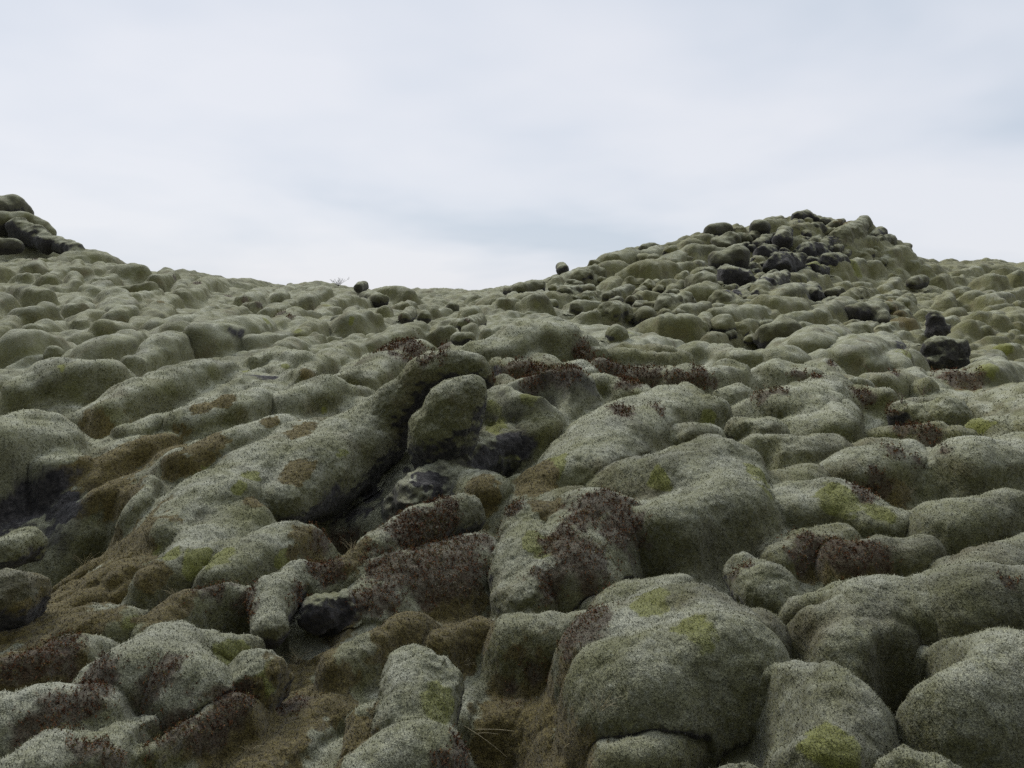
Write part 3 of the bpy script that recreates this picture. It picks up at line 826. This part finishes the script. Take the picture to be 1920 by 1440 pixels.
 (K_,'dark cliff face of the left hill',[(35,430,22),(70,445,20),(90,458,16)],dict(fl=.3,sink=.6,rocky=1.1,sharp=.8)),
 (B,'overhanging cap on top of the left hill',[(-10,392,24),(25,388,20),(50,400,14)],dict(fl=.3,sink=.6,rocky=.7)),
 (B,'mossy shoulder in the middle of the left hill',[(0,418,22),(50,420,20),(88,438,16)],dict(fl=.3,sink=.5,rocky=.3)),
 (B,'dark bellied boulder at the foot of the left hill',[(0,462,16),(30,462,13)],dict(fl=.2,sink=.6,rocky=.8)),
]
seed = 100
for name, label, spec, o in DATA:
    o = dict(o); seed += 10
    if name == M:
        spec = [(a[0], a[1], a[2] * 1.14, *a[3:]) for a in spec]
        o['push'] = o.get('push', 0) + .32
    nodes = chain(spec, sink=o.pop('sink', .35), push=o.pop('push', 0.0), same=o.pop('same', None))
    if 'tail' in o: nodes += chain(o.pop('tail'), same=o.pop('tailsame'))
    green = .35 if nodes[0][1] > 19 else 0.0
    add_blob(name, label, 'boulder' if name == B else ('rock' if name == K_ else 'mound'), nodes, seed=seed, green=green, **o)
print('blobs', len(THINGS), round(time.time() - T0, 1))

# boulders strewn over the hills: picked at even spacing over the slope, each one its own thing
def scatter(poly_test, box, n_max, rpx, seed, occupied):
    g = np.random.default_rng(seed); out = []
    tries = 0
    while len(out) < n_max and tries < n_max * 60:
        tries += 1
        px = g.uniform(box[0], box[2]); py = g.uniform(box[1], box[3])
        if not poly_test(px, py): continue
        sc = np.interp(py, [420, 520, 640], [.8, .95, 1.15])
        r = g.uniform(*rpx) * sc * (1.25 if g.random() < .15 else 1)
        if any((px - a) ** 2 + ((py - b) * 1.5) ** 2 < (.72 * (r + c)) ** 2 for a, b, c in occupied): continue
        occupied.append((px, py, r)); out.append((px, py, r))
    return out
SKY = [(940, 556), (1060, 520), (1160, 487), (1240, 470), (1340, 438), (1430, 424), (1500, 410), (1580, 418), (1660, 440), (1700, 467), (1745, 492), (1920, 497)]
SX, SY = zip(*SKY)
CR = [(940, 566), (1000, 575), (1100, 592), (1200, 610), (1300, 630), (1400, 640), (1500, 640), (1600, 648), (1700, 668), (1800, 690), (1920, 700)]
CX, CY = zip(*CR)
def hilltest(px, py):
    return np.interp(px, SX, SY) < py < np.interp(px, CX, CY)
occ = [(s[0], s[1], s[2]) for _, _, spec, _ in DATA for s in spec]
spots = scatter(lambda x, y: hilltest(x, y) and x < 1700 and not (x > 1540 and 495 < y < 545), (940, 400, 1700, 690), 215, (9, 32), 3, occ)
spots2 = scatter(lambda x, y: hilltest(x, y) and x >= 1540, (1540, 480, 1925, 700), 45, (7, 15), 4, occ)
spots3 = scatter(lambda x, y: 560 < y < 640 and x > 450, (450, 545, 1000, 640), 22, (6, 12), 5, occ)
for gi, (spl, where) in enumerate(((spots, 'hill'), (spots2, 'right slope'), (spots3, 'central rise'))):
    g = np.random.default_rng(50 + gi)
    for i, (px, py, r) in enumerate(spl):
        seed += 7
        ang = g.uniform(-.1, .8); ex = g.uniform(.5, 1.7) * r
        spec = [(px - ex * .5 * math.cos(ang), py + ex * .4 * math.sin(ang), r * .85), (px + ex * .5 * math.cos(ang), py - ex * .4 * math.sin(ang), r * g.uniform(.6, .95))]
        core = math.exp(-(((px - 1470) / 120) ** 2 + ((py - 480) / 55) ** 2))
        rocky = float(np.clip(g.uniform(-.1, .6) + 1.1 * core, 0, 1.3)) if where == 'hill' else float(max(0, g.uniform(-.5, .5)))
        bare = rocky > .75
        nodes = chain(spec, sink=g.uniform(.2, .7), push=g.uniform(0, .35))
        size = 'small' if r < 11 else ('large' if r > 19 else 'middling')
        if where == 'hill':
            zone = ('left shoulder' if px < 1230 else 'left flank' if px < 1400 else 'broken middle' if px < 1560 else 'right flank')
            lev = 'high' if py < 490 else ('halfway up' if py < 560 else 'low')
            label = f"{size} {'dark bare lava rock' if bare else 'moss covered boulder'} {lev} on the {zone} of the right hill"
        elif where == 'right slope':
            label = f"{size} mossy hump {'high' if py < 590 else 'low'} on the yellow green slope right of the hill"
        else:
            label = f"{size} mossy hump {'left' if px < 700 else 'right'} of the heart shaped boulder on the far rise"
        joined = where != 'hill' or (not bare and g.random() < .35)
        desc = f"{size} {'joined moss mound' if joined and where == 'hill' else 'mossy hump' if joined else 'dark bare rock' if bare else 'moss covered boulder'}"
        label = ({'hill': 'on the right hill', 'right slope': 'beyond the square rock', 'central rise': 'on the far rise'}[where], desc, px, py, {'hill': 18, 'right slope': 12, 'central rise': 8}[where])
        add_blob(M if joined else K_ if bare else B, label, 'mound' if joined else 'rock' if bare else 'boulder', nodes,
                 group={'hill': 'boulders strewn over the right hill', 'right slope': 'humps on the slope right of the hill', 'central rise': 'humps on the far central rise'}[where],
                 rocky=rocky, green=float(g.uniform(.1, .9)), fl=.15, slope=(1.9 if joined else 1.4), rough=1.5, sharp=(.6 if bare else .2), seed=seed, res=2.6)
def lobes(n, box, tilt, where, lab, seed):
    g = np.random.default_rng(seed); k = 0; tries = 0
    while k < n and tries < n * 80:
        tries += 1
        px = g.uniform(box[0], box[2]); py = g.uniform(box[1], box[3])
        r = float(np.interp(py, [495, 560, 640, 700, 800, 900], [8, 12, 20, 28, 36, 44])) * g.uniform(.75, 1.35)
        if where and not where(px, py): continue
        Ln = r * g.uniform(1.8, 5.0); a = math.radians(g.normal(tilt, 8))
        ends = [(px + Ln * t * math.cos(a), py - Ln * t * math.sin(a) * .8) for t in (-.5, 0, .5)]
        if any((x - b) ** 2 + ((y - c) * 1.5) ** 2 < (.62 * (r + d)) ** 2 for x, y in ends for b, c, d in occ): continue
        for x, y in ends: occ.append((x, y, r))
        spec = [(x, y + g.normal(0, .12) * r, r * g.uniform(.8, 1.15)) for x, y in ends]
        nodes = chain(spec, sink=.4, push=.62 if seed == 82 else .42)
        label = ({81: 'on the left slope', 82: 'on the right ridge', 83: 'in the foreground'}[seed],
                 f"{'plump' if r > {81: 24, 82: 26, 83: 40}[seed] else 'slim'} {'pale ' if seed == 82 else ''}moss lobe", px, py, {81: 8, 82: 8, 83: 6}[seed])
        add_blob(M, label, 'mound', nodes, group='soft moss lobes of the ' + ('left slope' if seed == 81 else 'right ridge' if seed == 82 else 'foreground'),
                 fl=.3, slope=2.2, seed=seed * 100 + k * 7, green=float(g.uniform(.1, .7)), res=2.8)
        k += 1
lobes(40, (-40, 500, 900, 720), 27, lambda x, y: (y < 640 or x > 520) and y > np.interp(x, [0, 160, 260, 400, 600, 900], [500, 490, 508, 540, 552, 640]) and not (x > 600 and y > 700),
      lambda x, y, r: f"{'plump' if r > 24 else 'slim'} moss lobe on the {'upper' if y < 580 else 'middle' if y < 700 else 'lower'} left slope, {'outer' if x < 250 else 'central' if x < 550 else 'inner'} part", 81)
lobes(34, (930, 600, 1960, 880), -8, lambda x, y: y > np.interp(x, [930, 1030, 1280, 1560, 1920], [625, 610, 655, 700, 735]),
      lambda x, y, r: f"{'plump' if r > 26 else 'slim'} pale moss lobe {'high' if y < 740 else 'low'} on the right ridge, {'near the bank' if x < 1250 else 'in its middle' if x < 1600 else 'toward its outer end'}", 82)
lobes(16, (0, 900, 1920, 1440), 25, lambda x, y: not (x < 340 and y < 1220) and not (420 < x < 680 and y > 1230) and not (880 < x < 1090 and y > 1200),
      lambda x, y, r: f"{'wide' if r > 40 else 'narrow'} low lobe of moss filling the foreground gaps {'left' if x < 640 else 'centre' if x < 1200 else 'right'}, {'upper' if y < 1150 else 'lower'} part", 83)
resolve_labels()
for a in PENDING: make_blob(*a)
print('all blobs', len(THINGS), round(time.time() - T0, 1))

# ================================================================== ground sheet (polar, even on screen)
az = np.concatenate([np.radians(np.arange(-180, -42, 1.5)), np.arange(math.radians(-42), math.radians(42), 2.8 / FPX), np.radians(np.arange(42, 180.1, 1.5))])
rr = np.exp(np.concatenate([np.linspace(math.log(.3), math.log(1.7), 30)[:-1], np.arange(math.log(1.7), math.log(9), .0027), np.arange(math.log(9), math.log(75), .0036), np.linspace(math.log(75), math.log(1500), 80)]))
A_, R_ = np.meshgrid(az, rr, indexing='ij')
GX, GY = R_ * np.sin(A_), R_ * np.cos(A_)
GZ = np.empty_like(GX); GO = np.empty(GX.shape, np.int32); GI = np.zeros(GX.shape)
for k in range(0, len(az), 60):
    OWN = True
    GZ[k:k + 60] = Hfull(GX[k:k + 60], GY[k:k + 60])
    GO[k:k + 60] = OWN; GI[k:k + 60] = INF
OWN = None
nA, nR = GX.shape
GV = np.stack([GX.ravel(), GY.ravel(), GZ.ravel()], 1)
ii, jj = np.meshgrid(np.arange(nA - 1), np.arange(nR - 1), indexing='ij')
i0 = (ii * nR + jj).ravel()
GQ = np.stack([i0, i0 + nR, i0 + nR + 1, i0 + 1], 1).astype(np.int32)
# close the middle
GV = np.concatenate([GV, [[0, 0, float(Hfull(np.array([0.]), np.array([.01]))[0])]]])
cidx = len(GV) - 1
GT = np.stack([np.full(nA - 1, cidx), (np.arange(1, nA)) * nR, np.arange(nA - 1) * nR], 1).astype(np.int32)
print('ground', len(GV), round(time.time() - T0, 1))
ground = dict(V=GV, Q=GQ, T=GT, name='ground', rocky=0.0, green=None)
GN, _ = vnormals(GV, GQ)
# the blanket swells over its edges and is uneven along its own surface
rv = np.hypot(GV[:, 0], GV[:, 1]); act = np.nonzero((rv < 70) & (GV[:, 1] > .5) & (np.abs(np.arctan2(GV[:, 0], GV[:, 1])) < .85))[0]
W_ = GV[act]; r_ = rv[act]
hn = GN[act] * [1, 1, .35]
gi = np.concatenate([GI.ravel(), [0]])[act]
amp = sstep(1.2, 3, r_)
dn = vn3(W_, .42, 301) * .030 * amp + vn3(W_, .16, 302) * .016 * amp + np.abs(vn3(W_, .09, 304)) * -.008 + vn3(W_, .035, 303) * .0045 * sstep(9, 5, r_)
dn += sstep(5, 9, r_) * (vn3(W_, .55, 306) * .035 + vn3(W_ * [1, 1, 2.2], .25, 307) * .022) + sstep(12, 22, r_) * vn3(W_, .9, 305) * .06
GV[act] = W_ + hn * gi[:, None] + GN[act] * dn[:, None]
del W_
GN, _ = vnormals(GV, GQ)
ow = GO.ravel()
qo = ow[GQ]
qown = np.where((qo == qo[:, :1]).all(1), qo[:, 0], -1)
def biggest(Q, nv):
    lab = np.full(nv, -1, np.int64); u = np.unique(Q); mp = np.full(nv, -1, np.int64); mp[u] = np.arange(len(u))
    q = mp[Q]; lab = np.arange(len(u))
    for _ in range(600):
        ml = lab[q].min(1); new = lab.copy()
        for k in range(4): np.minimum.at(new, q[:, k], ml)
        new = new[new]
        if (new == lab).all(): break
        lab = new
    l = lab[q[:, 0]]
    return l == np.bincount(l).argmax()
srt = np.argsort(qown, kind='stable'); st = np.searchsorted(qown[srt], np.arange(len(BLANKET) + 1))
NV = len(GV)
for i, b_ in enumerate(BLANKET):
    f = srt[st[i]:st[i + 1]]
    if len(f) < 12: qown[f] = -1; continue
    ok = biggest(GQ[f], NV)
    qown[f[~ok]] = -1; f = f[ok]
    Q = GQ[f]; u = np.unique(Q); mp = np.zeros(NV, np.int32); mp[u] = np.arange(len(u))
    THINGS.append(dict(b_, V=GV[u], Q=mp[Q], N=GN[u]))
ground['Q'] = GQ[qown < 0]; ground['N'] = GN
print('split', len(THINGS), round(time.time() - T0, 1))

# ================================================================== what the camera meets, for placing colour and plants
ZB = np.full((360, 480), 1e9)
def splat(V):
    u, v, d = proj(V)
    ok = (V[:, 1] > 1) & (u >= 0) & (u < 1920) & (v >= 0) & (v < 1440)
    a, b = (v[ok] / 4).astype(int), (u[ok] / 4).astype(int)
    np.minimum.at(ZB, (a, b), d[ok])
splat(GV[::1])
for t in THINGS: splat(t['V'])
def surf(px, py):
    a, b = int(np.clip(py / 4, 1, 358)), int(np.clip(px / 4, 1, 478))
    w_ = ZB[a - 1:a + 2, b - 1:b + 2]; d = np.median(w_)
    if d > 1e8: return None
    r = ray(px, py); f = np.array([0, CA, -SA])
    return np.array([0, 0, CAM_Z]) + r * d / (r @ f), d

YEL = [(285,1035,18),(320,1040,18),(370,1050,26),(410,1045,26),(530,1050,16),(1005,1015,26),(1020,1030,24),(820,1320,30),(500,1290,30),(520,1265,26),(430,1235,24),(250,1165,18),(235,1180,16),
 (925,765,18),(930,800,22),(995,745,18),(1425,890,22),(1440,920,20),(1320,785,20),(1650,960,22),(25,1185,24),(60,1195,24),(460,692,9),(535,686,8),(610,770,10),(640,850,14),(470,890,18),(370,870,20),
 (450,915,12),(1560,1400,40),(1480,1420,30),(1220,1120,40),(1300,1180,40),(1180,620,10),(950,860,30),(1040,870,30),(1570,930,30),(1540,500,22),(1600,500,22),(1600,505,22),(120,690,12),(560,620,10),(500,600,10),(660,600,8),(560,575,10),(610,570,10),(1850,690,20),(1700,660,20),(1880,650,20),(1240,900,20),(1840,800,20)]
BRN = [(210,930,50),(150,1130,70),(90,1190,50),(280,1080,30),(180,1000,80),(250,1000,60),(110,1080,70),(170,1150,60),(120,1150,60),(200,1060,70),(560,1300,80),(480,1400,90),(1000,1340,90),(640,1400,60),(1040,1420,80),(960,1250,50),(300,1140,40),(640,1180,40),(380,830,40),(600,960,20),(1020,940,30),(180,960,60),(230,1020,70),(150,1060,80),(120,1110,80),(220,1100,60),(60,1160,50),(200,880,50),(180,810,36),(290,840,40),(250,920,40),(860,1150,50),(900,1180,40),(800,1180,60),(740,1190,50),(1000,1390,60),(1040,1330,60),(960,1310,50),(1060,1250,50),
 (940,1420,50),(1590,1040,50),(1520,1050,36),(1640,1070,40),(600,1230,50),(560,1270,50),(620,1300,50),(520,1360,60),(420,1370,50),(330,870,30),(560,880,26),(570,800,26),(480,940,20),(420,750,14),(380,760,16),(330,1110,40),(300,1080,20),(60,1230,50),(20,1260,50),(100,1250,50),(250,1430,40),
 (1700,600,22),(1690,580,18),(640,1040,40),(580,1020,30),(1000,900,40),(900,930,40),(860,1250,36),(1660,560,10),(1540,400,10),(1580,415,12),(590,700,20),(1800,720,30),(300,560,8),(1690,930,36),(500,790,14)]
HEA = [(740,642,26),(780,645,26),(820,648,24),(770,662,26),(810,668,22),(1050,660,24),(1090,668,22),(1010,690,26),(960,705,26),(920,720,16),(1000,710,24),(1060,690,26),(1150,690,30),(1200,700,28),(1180,715,20),(1270,715,20),(1310,710,24),(1340,718,16),
 (1100,960,40),(1150,940,34),(1160,990,44),(1060,1020,36),(1110,1050,44),(1030,1090,36),(1080,1120,40),(1200,1030,36),(1430,742,16),(1450,735,14),(1620,745,18),(1650,765,20),(1670,780,20),(1700,800,20),(1740,815,20),(1770,845,16),(1680,845,18),(1720,860,18),
 (1600,890,16),(1640,910,26),(1680,930,28),(1620,920,20),(1740,920,20),(1520,1030,28),(1560,1020,30),(1600,1050,34),(1650,1040,32),(1660,1070,26),(1500,1050,20),(1780,705,26),(1820,712,20),(1500,702,14),(1530,706,12),(1440,640,0),(1680,700,10),
 (400,1100,26),(430,1120,26),(460,1140,30),(600,1060,24),(560,1110,24),(620,1080,24),(780,1000,40),(830,990,40),(730,1060,40),(800,1060,50),(860,1040,44),(700,1120,36),(900,1010,30),(650,1030,36),(610,1000,24),(200,1265,26),(180,1245,22),(110,1215,36),(60,1240,36),(150,1330,30),(100,1340,34),(60,1360,30),
 (280,1290,24),(310,1260,26),(360,1320,30),(330,1360,34),(170,1400,30),(210,1420,30),(30,850,26),(60,835,20),(20,875,20),(430,1330,34),(400,1360,34),(470,1390,34),(420,1420,40),(560,1310,26),(430,555,7),(460,562,8),(490,572,8),(520,585,9),(545,592,9),
 (860,1420,26),(830,1435,24),(1375,1075,16),(1400,1058,12),(1890,1092,14),(1870,1120,12),(960,1290,26),(1000,1260,26),(1080,1180,36),(1110,1150,30),(1060,1220,24),(960,945,20),(1230,760,12),(1170,770,16),(1150,760,12),(370,528,6),(330,520,6),(880,600,5),(840,560,5),(750,596,5),(60,487,6),(1750,835,12),(1560,680,8),(1240,770,12),(1200,1000,24)]
ROC = [(690,930,40),(660,960,40),(620,950,30),(800,905,36),(915,865,40),(960,830,44),(1010,815,30),(60,970,70),(120,950,50),(0,960,60),(90,1000,30),(590,1160,40),(640,1160,34),(500,706,26),(760,880,20),(440,620,14),(930,700,12),(1370,545,14),(1420,545,16),(1480,480,22),(1520,470,20),(1440,520,16),(1560,450,16),(1500,530,14),(1480,490,40),(1400,520,32),(1380,545,25),(1540,470,26),(1460,450,20),(1620,590,16),(1530,560,20),(1690,645,26),(1650,430,12),(1500,415,10),(1430,470,16),(40,440,14),(70,450,12)]
def patches(lst, grow=1.0):
    out = []
    for px, py, r in lst:
        if r <= 0: continue
        s = surf(px, py)
        if s is None: continue
        out.append((*s[0], r / FPX * s[1] * 1.25 * grow))
    return np.array(out)
PY, PB, PH, PR = patches(YEL), patches(BRN), patches(HEA, 1.25), patches(ROC)
def mask(V, P, soft=.55):
    out = np.zeros(len(V), np.float32)
    lim = V[:, 1] > 1
    idx = np.nonzero(lim & (np.hypot(V[:, 0], V[:, 1]) < 60))[0]
    if len(idx) == 0: return out
    W = V[idx]
    jit = vn3(W, .22, 30) * .3 + vn3(W, .09, 31) * .3 + vn3(W, .03, 32) * .22
    acc = np.zeros(len(W))
    lo, hi = W.min(0), W.max(0)
    for x, y, z, r in P:
        if x + 2 * r < lo[0] or x - 2 * r > hi[0] or y + 3 * r < lo[1] or y - 3 * r > hi[1]: continue
        k = np.nonzero((np.abs(W[:, 0] - x) < 1.6 * r) & (np.abs(W[:, 1] - y) < 2.8 * r))[0]
        if len(k) == 0: continue
        d = np.sqrt((W[k, 0] - x) ** 2 + ((W[k, 1] - y) * .6) ** 2 + (W[k, 2] - z) ** 2) / r
        acc[k] = np.maximum(acc[k], sstep(1.15, soft, d + jit[k]))
    out[idx] = acc
    return out

# ================================================================== build everything with its moss shoots
HPOINTS = []
def finish(t, prob):
    V, Q = t['V'], t['Q']
    n, fn = vnormals(V, Q)
    if 'N' in t: n = t['N']
    fn /= np.maximum(np.linalg.norm(fn, axis=1, keepdims=True), 1e-12)
    if t['name'] == 'ground' :
        pass
        r = np.hypot(V[:, 0], V[:, 1]); a = np.degrees(np.arctan2(V[:, 0], V[:, 1]))
        green = sstep(15, 24, r) * sstep(0, 12, a) * .8 + sstep(8, 20, r) * sstep(8, -5, a) * .5
    else:
        green = np.full(len(V), t['green'])
    yel, brn, hea = mask(V, PY, .4), mask(V, PB, .55), mask(V, PH, .2)
    at = dict(upface=n[:, 2], green=green, yellow=yel, brown=brn, heath=hea, rocky=np.maximum(t['rocky'], 1.5 * mask(V, PR, .3)), tip=-.26 * sstep(8, 3.5, np.linalg.norm(V - [0, 0, CAM_Z], axis=1)))  # tip also paints the near surface darker, as shade between shoots
    # plants may stand on these
    sel = np.nonzero((hea > .06) & (n[:, 2] > -.1))[0]
    if len(sel): HPOINTS.append(np.concatenate([V[sel], n[sel], hea[sel][:, None]], 1))
    cen = V[Q].mean(1)
    u, v, d = proj(cen)
    vis = (cen[:, 1] > 1.2) & (u > -250) & (u < 2170) & (v < 1650) & (d < 11)
    # only where the surface can be met by a camera standing about here
    tov = np.array([0, 0, CAM_Z]) - cen
    fac = (tov * fn).sum(1) / np.linalg.norm(tov, axis=1)
    pr = np.where(vis & (fac > -.35), prob, 0)
    rk = t['rocky'] > .9
    if rk: pr = pr * .08
    pr = pr * (1 - .9 * at['rocky'][Q[:, 0]].clip(0, 1))
    b = blades(V, Q, fn, cen, pr, RNG)
    tris = t.get('T')
    tris = np.zeros((0, 3), np.int32) if tris is None else tris
    if b is not None:
        bv, bt, pick = b
        off = len(V)
        vi = np.repeat(Q[pick, 0], 3)
        for k in at:
            if k == 'tip':
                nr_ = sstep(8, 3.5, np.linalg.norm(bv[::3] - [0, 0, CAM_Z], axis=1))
                tv = np.stack([-.1 - .35 * nr_] * 2 + [RNG.uniform(.0, .95, len(pick))], 1).ravel()  # dark shoot bases, deepened near the camera as painted shade
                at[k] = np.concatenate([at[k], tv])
            else: at[k] = np.concatenate([at[k], at[k][vi]])
        V = np.concatenate([V, bv]); tris = np.concatenate([tris, (bt + off).astype(np.int32)])
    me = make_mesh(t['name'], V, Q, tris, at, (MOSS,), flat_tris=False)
    if b is not None:
        nn_ = np.concatenate([n, np.zeros((len(V) - len(n), 3))])
        sn_ = np.repeat(fn[pick], 3, axis=0)
        bv_ = V[len(n):].reshape(-1, 3, 3)
        bn = np.cross(bv_[:, 1] - bv_[:, 0], bv_[:, 2] - bv_[:, 0]); bn /= np.linalg.norm(bn, axis=1, keepdims=True) + 1e-12
        mixn = fn[pick] * .85 + bn * .30; mixn /= np.linalg.norm(mixn, axis=1, keepdims=True) + 1e-12
        nn_[len(n):] = np.repeat(mixn, 3, axis=0)
        me.normals_split_custom_set_from_vertices(nn_.tolist())
    elif 'N' in t: me.normals_split_custom_set_from_vertices(n.tolist())
    return me
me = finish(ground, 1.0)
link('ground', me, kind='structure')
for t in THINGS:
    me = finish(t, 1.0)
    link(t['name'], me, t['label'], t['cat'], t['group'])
print('meshes', round(time.time() - T0, 1))

# ================================================================== heather: low red brown shrublets, too many to count
HP = np.concatenate(HPOINTS)
def heather(P, name, label):
    g = RNG
    d = np.linalg.norm(P[:, :3] - [0, 0, CAM_Z], axis=1)
    keep = g.random(len(P)) < P[:, 6] ** 1.1 * np.interp(d, [3, 8], [.11, .28])
    P, d = P[keep], d[keep]
    if len(P) == 0: return
    nl = 7
    s = np.clip(d / 4.2, .8, 2.8)[:, None]
    base = P[:, :3]; nrm = P[:, 3:6]
    up = nrm * .4 + np.array([0, 0, .9]) + g.normal(0, .35, (len(P), 3)); up /= np.linalg.norm(up, axis=1, keepdims=True)
    hgt = .020 * s * g.uniform(.4, 1.3, (len(P), 1))
    tone = np.clip(g.beta(2, 2.6, len(P)) + .25 * vn3(base, .15, 91), 0, 1)
    Vs, rn = [], []
    for k in range(nl):
        t = (k + 1) / nl
        c = base + up * hgt * t
        a = g.normal(0, 1, (len(P), 3)); a /= np.linalg.norm(a, axis=1, keepdims=True)
        b = np.cross(a, g.normal(0, 1, (len(P), 3))); b /= np.linalg.norm(b, axis=1, keepdims=True)
        ll = .0062 * s * g.uniform(.6, 1.3, (len(P), 1)); ww = ll * .38
        c = c + a * ll * .5
        Vs.append(np.stack([c - a * ll * .5, c - b * ww, c + a * ll, c + b * ww], 1))
        rn.append(np.repeat(np.clip(tone + g.normal(0, .10, len(P)), 0, 1)[:, None], 4, 1))
    V = np.concatenate(Vs).reshape(-1, 3); R = np.concatenate(rn).ravel()
    q = np.arange(len(V)).reshape(-1, 4).astype(np.int32)
    me = make_mesh(name, V, q, None, dict(rnd=R), (LEAF,), smooth=False)
    o = link(name, me, label, 'heather', kind='stuff')
heather(HP, 'heather', 'low red brown heather scattered in patches over the moss')
print('heather', len(HP), round(time.time() - T0, 1))

# ================================================================== grass stems, twigs and the bare shrub
def tube(path, r0, r1, sides=5):
    path = np.array(path, float); n = len(path)
    V = []; Q = []
    for i in range(n):
        t = path[min(i + 1, n - 1)] - path[max(i - 1, 0)]; t /= np.linalg.norm(t) + 1e-12
        a = np.cross(t, [0.3, 0.2, 1.0]); a /= np.linalg.norm(a) + 1e-12; b = np.cross(t, a)
        r = r0 + (r1 - r0) * i / (n - 1)
        for k in range(sides):
            w_ = 2 * math.pi * k / sides
            V.append(path[i] + r * (math.cos(w_) * a + math.sin(w_) * b))
    for i in range(n - 1):
        for k in range(sides):
            k2 = (k + 1) % sides
            Q.append([i * sides + k, i * sides + k2, (i + 1) * sides + k2, (i + 1) * sides + k])
    return np.array(V), np.array(Q, np.int32)
def merge(parts):
    V, Q, o = [], [], 0
    for v, q in parts:
        V.append(v); Q.append(q + o); o += len(v)
    return np.concatenate(V), np.concatenate(Q)
def bend(a, b, sag, n=8):
    a, b = np.array(a, float), np.array(b, float)
    t = np.linspace(0, 1, n)[:, None]
    return a + (b - a) * t + np.array(sag) * (4 * t * (1 - t))
s = surf(885, 1350)
dd = s[1] if s else 2.9
def at(px, py, d=None):
    r = ray(px, py); f = np.array([0, CA, -SA]); return np.array([0, 0, CAM_Z]) + r * (d or dd) / (r @ f)
stems = [([868,1360],[952,1421],0.0014,.02,'long dead grass stem slanting down beside the round bottom boulder'),
         ([893,1368],[964,1371],.0012,.01,'dead grass stem lying level across the dark hole'),
         ([897,1375],[934,1377],.001,.01,'short dead grass stem under the level one'),
         ([885,1373],[878,1412],.0008,.01,'thin dead stem hanging down from the round bottom boulder')]
for (a, b, r, sg, lab) in stems:
    d1 = dd - .05
    V, Q = tube(bend(at(*a, d1), at(*b, d1 - .02), (0, 0, sg * .4)), r * 1.3, r)
    me = make_mesh('grass_stem', V, Q, None, None, (STRAW,))
    link('grass_stem', me, lab, 'grass stem', 'dead grass stems by the dark hole')

def shrub(name, label, px, py, hpx, n, mat, rad, spread=.6, seed=1, cat='twig', d=None, leaves=False):
    g = np.random.default_rng(seed)
    s = surf(px, py)
    if s is None and d is None:
        P = land_hit(px, py + 3); dep = P[1]
    else: P, dep = s
    H = hpx / FPX * dep
    parts = []
    for k in range(n):
        a = P + g.normal(0, .03 * H, 3) * [1, 1, 0] - [0, 0, .05 * H]
        tip = P + np.array([g.uniform(-spread, spread) * H, g.uniform(-.3, .3) * H, H * g.uniform(.55, 1)])
        path = bend(a, tip, g.normal(0, .06 * H, 3), 7)
        parts.append(tube(path, rad, rad * .5, 4))
        for j in range(3):
            i = g.integers(2, 6); q = path[i]
            t2 = q + np.array([g.uniform(-.35, .35), g.uniform(-.2, .2), g.uniform(.1, .35)]) * H
            parts.append(tube(bend(q, t2, g.normal(0, .02 * H, 3), 5), rad * .6, rad * .35, 4))
    V, Q = merge(parts)
    me = make_mesh(name, V, Q, None, None, (mat,))
    o = link(name, me, label, cat)
    return o
shrub('bare_shrub', 'small leafless shrub standing on the central skyline', 634, 536, 16, 12, GREYTWIG, .008, 1.6, 3, 'shrub')
tw = [(1450,715,28,'thin bare twig rising from the pale ridge'),(1640,715,32,'forked bare twig on the right ridge above the elongated cushion'),(1700,665,24,'bare twig beside the square lava block'),
      (1690,755,26,'bare twig by the start of the red heather strip'),(1600,745,24,'bare twig behind the steep sided mound'),(1205,612,18,'little twigs before the grey boulder at the hill foot'),
      (1730,740,22,'low bare twig on the smooth crest at the right'),(905,850,40,'thin straight stem rising by the pitted lava knob')]
for i, (px, py, h, lab) in enumerate(tw):
    shrub('bare_twig', lab, px, py, h, 3 if i != 7 else 1, TWIG, .0035, .7, 20 + i, 'twig')
# tufts of dry grass in the heather
for i, (px, py, h, lab) in enumerate([(1215,1050,40,'tuft of fine dry grass beside the folded dome'),(560,1240,34,'few dry grass blades behind the small round cushion'),(1125,1330,50,'sparse dry grass left of the largest dome'),
                                      (870,1250,24,'dry grass blades beside the round bottom boulder'),(1060,1400,46,'dry grass tuft in the brown hollow at the bottom'),(160,1060,30,'dry grass blades on the ochre slope'),
 (640,1330,30,'dry grass blades left of the round bottom boulder'),(470,1410,30,'short dry grass tuft in the brown hollow at the bottom left'),(960,1230,34,'dry grass blades at the foot of the grey moss column'),
 (1580,1070,30,'dry grass blades in the red brown patch above the olive mound'),(1700,930,24,'fine dry grass in the heather at the right'),(330,1120,26,'dry grass blades under the green fingers of moss'),(660,1030,28,'dry grass blades in the heather under the arm of moss')]):
    g = np.random.default_rng(70 + i)
    s = surf(px, py)
    if s is None: continue
    P, dep = s; H = h / FPX * dep; parts = []
    for k in range(14):
        a = P + g.normal(0, .12 * H, 3) * [1, 1, .2]
        tip = P + np.array([g.uniform(-.9, .9), g.uniform(-.5, .3), g.uniform(.3, .9)]) * H
        parts.append(tube(bend(a, tip, (0, 0, .1 * H), 6), .0009, .0004, 3))
    V, Q = merge(parts)
    me = make_mesh('dry_grass_tuft', V, Q, None, None, (STRAW,))
    link('dry_grass_tuft', me, lab, 'grass tuft')
print('done', round(time.time() - T0, 1))
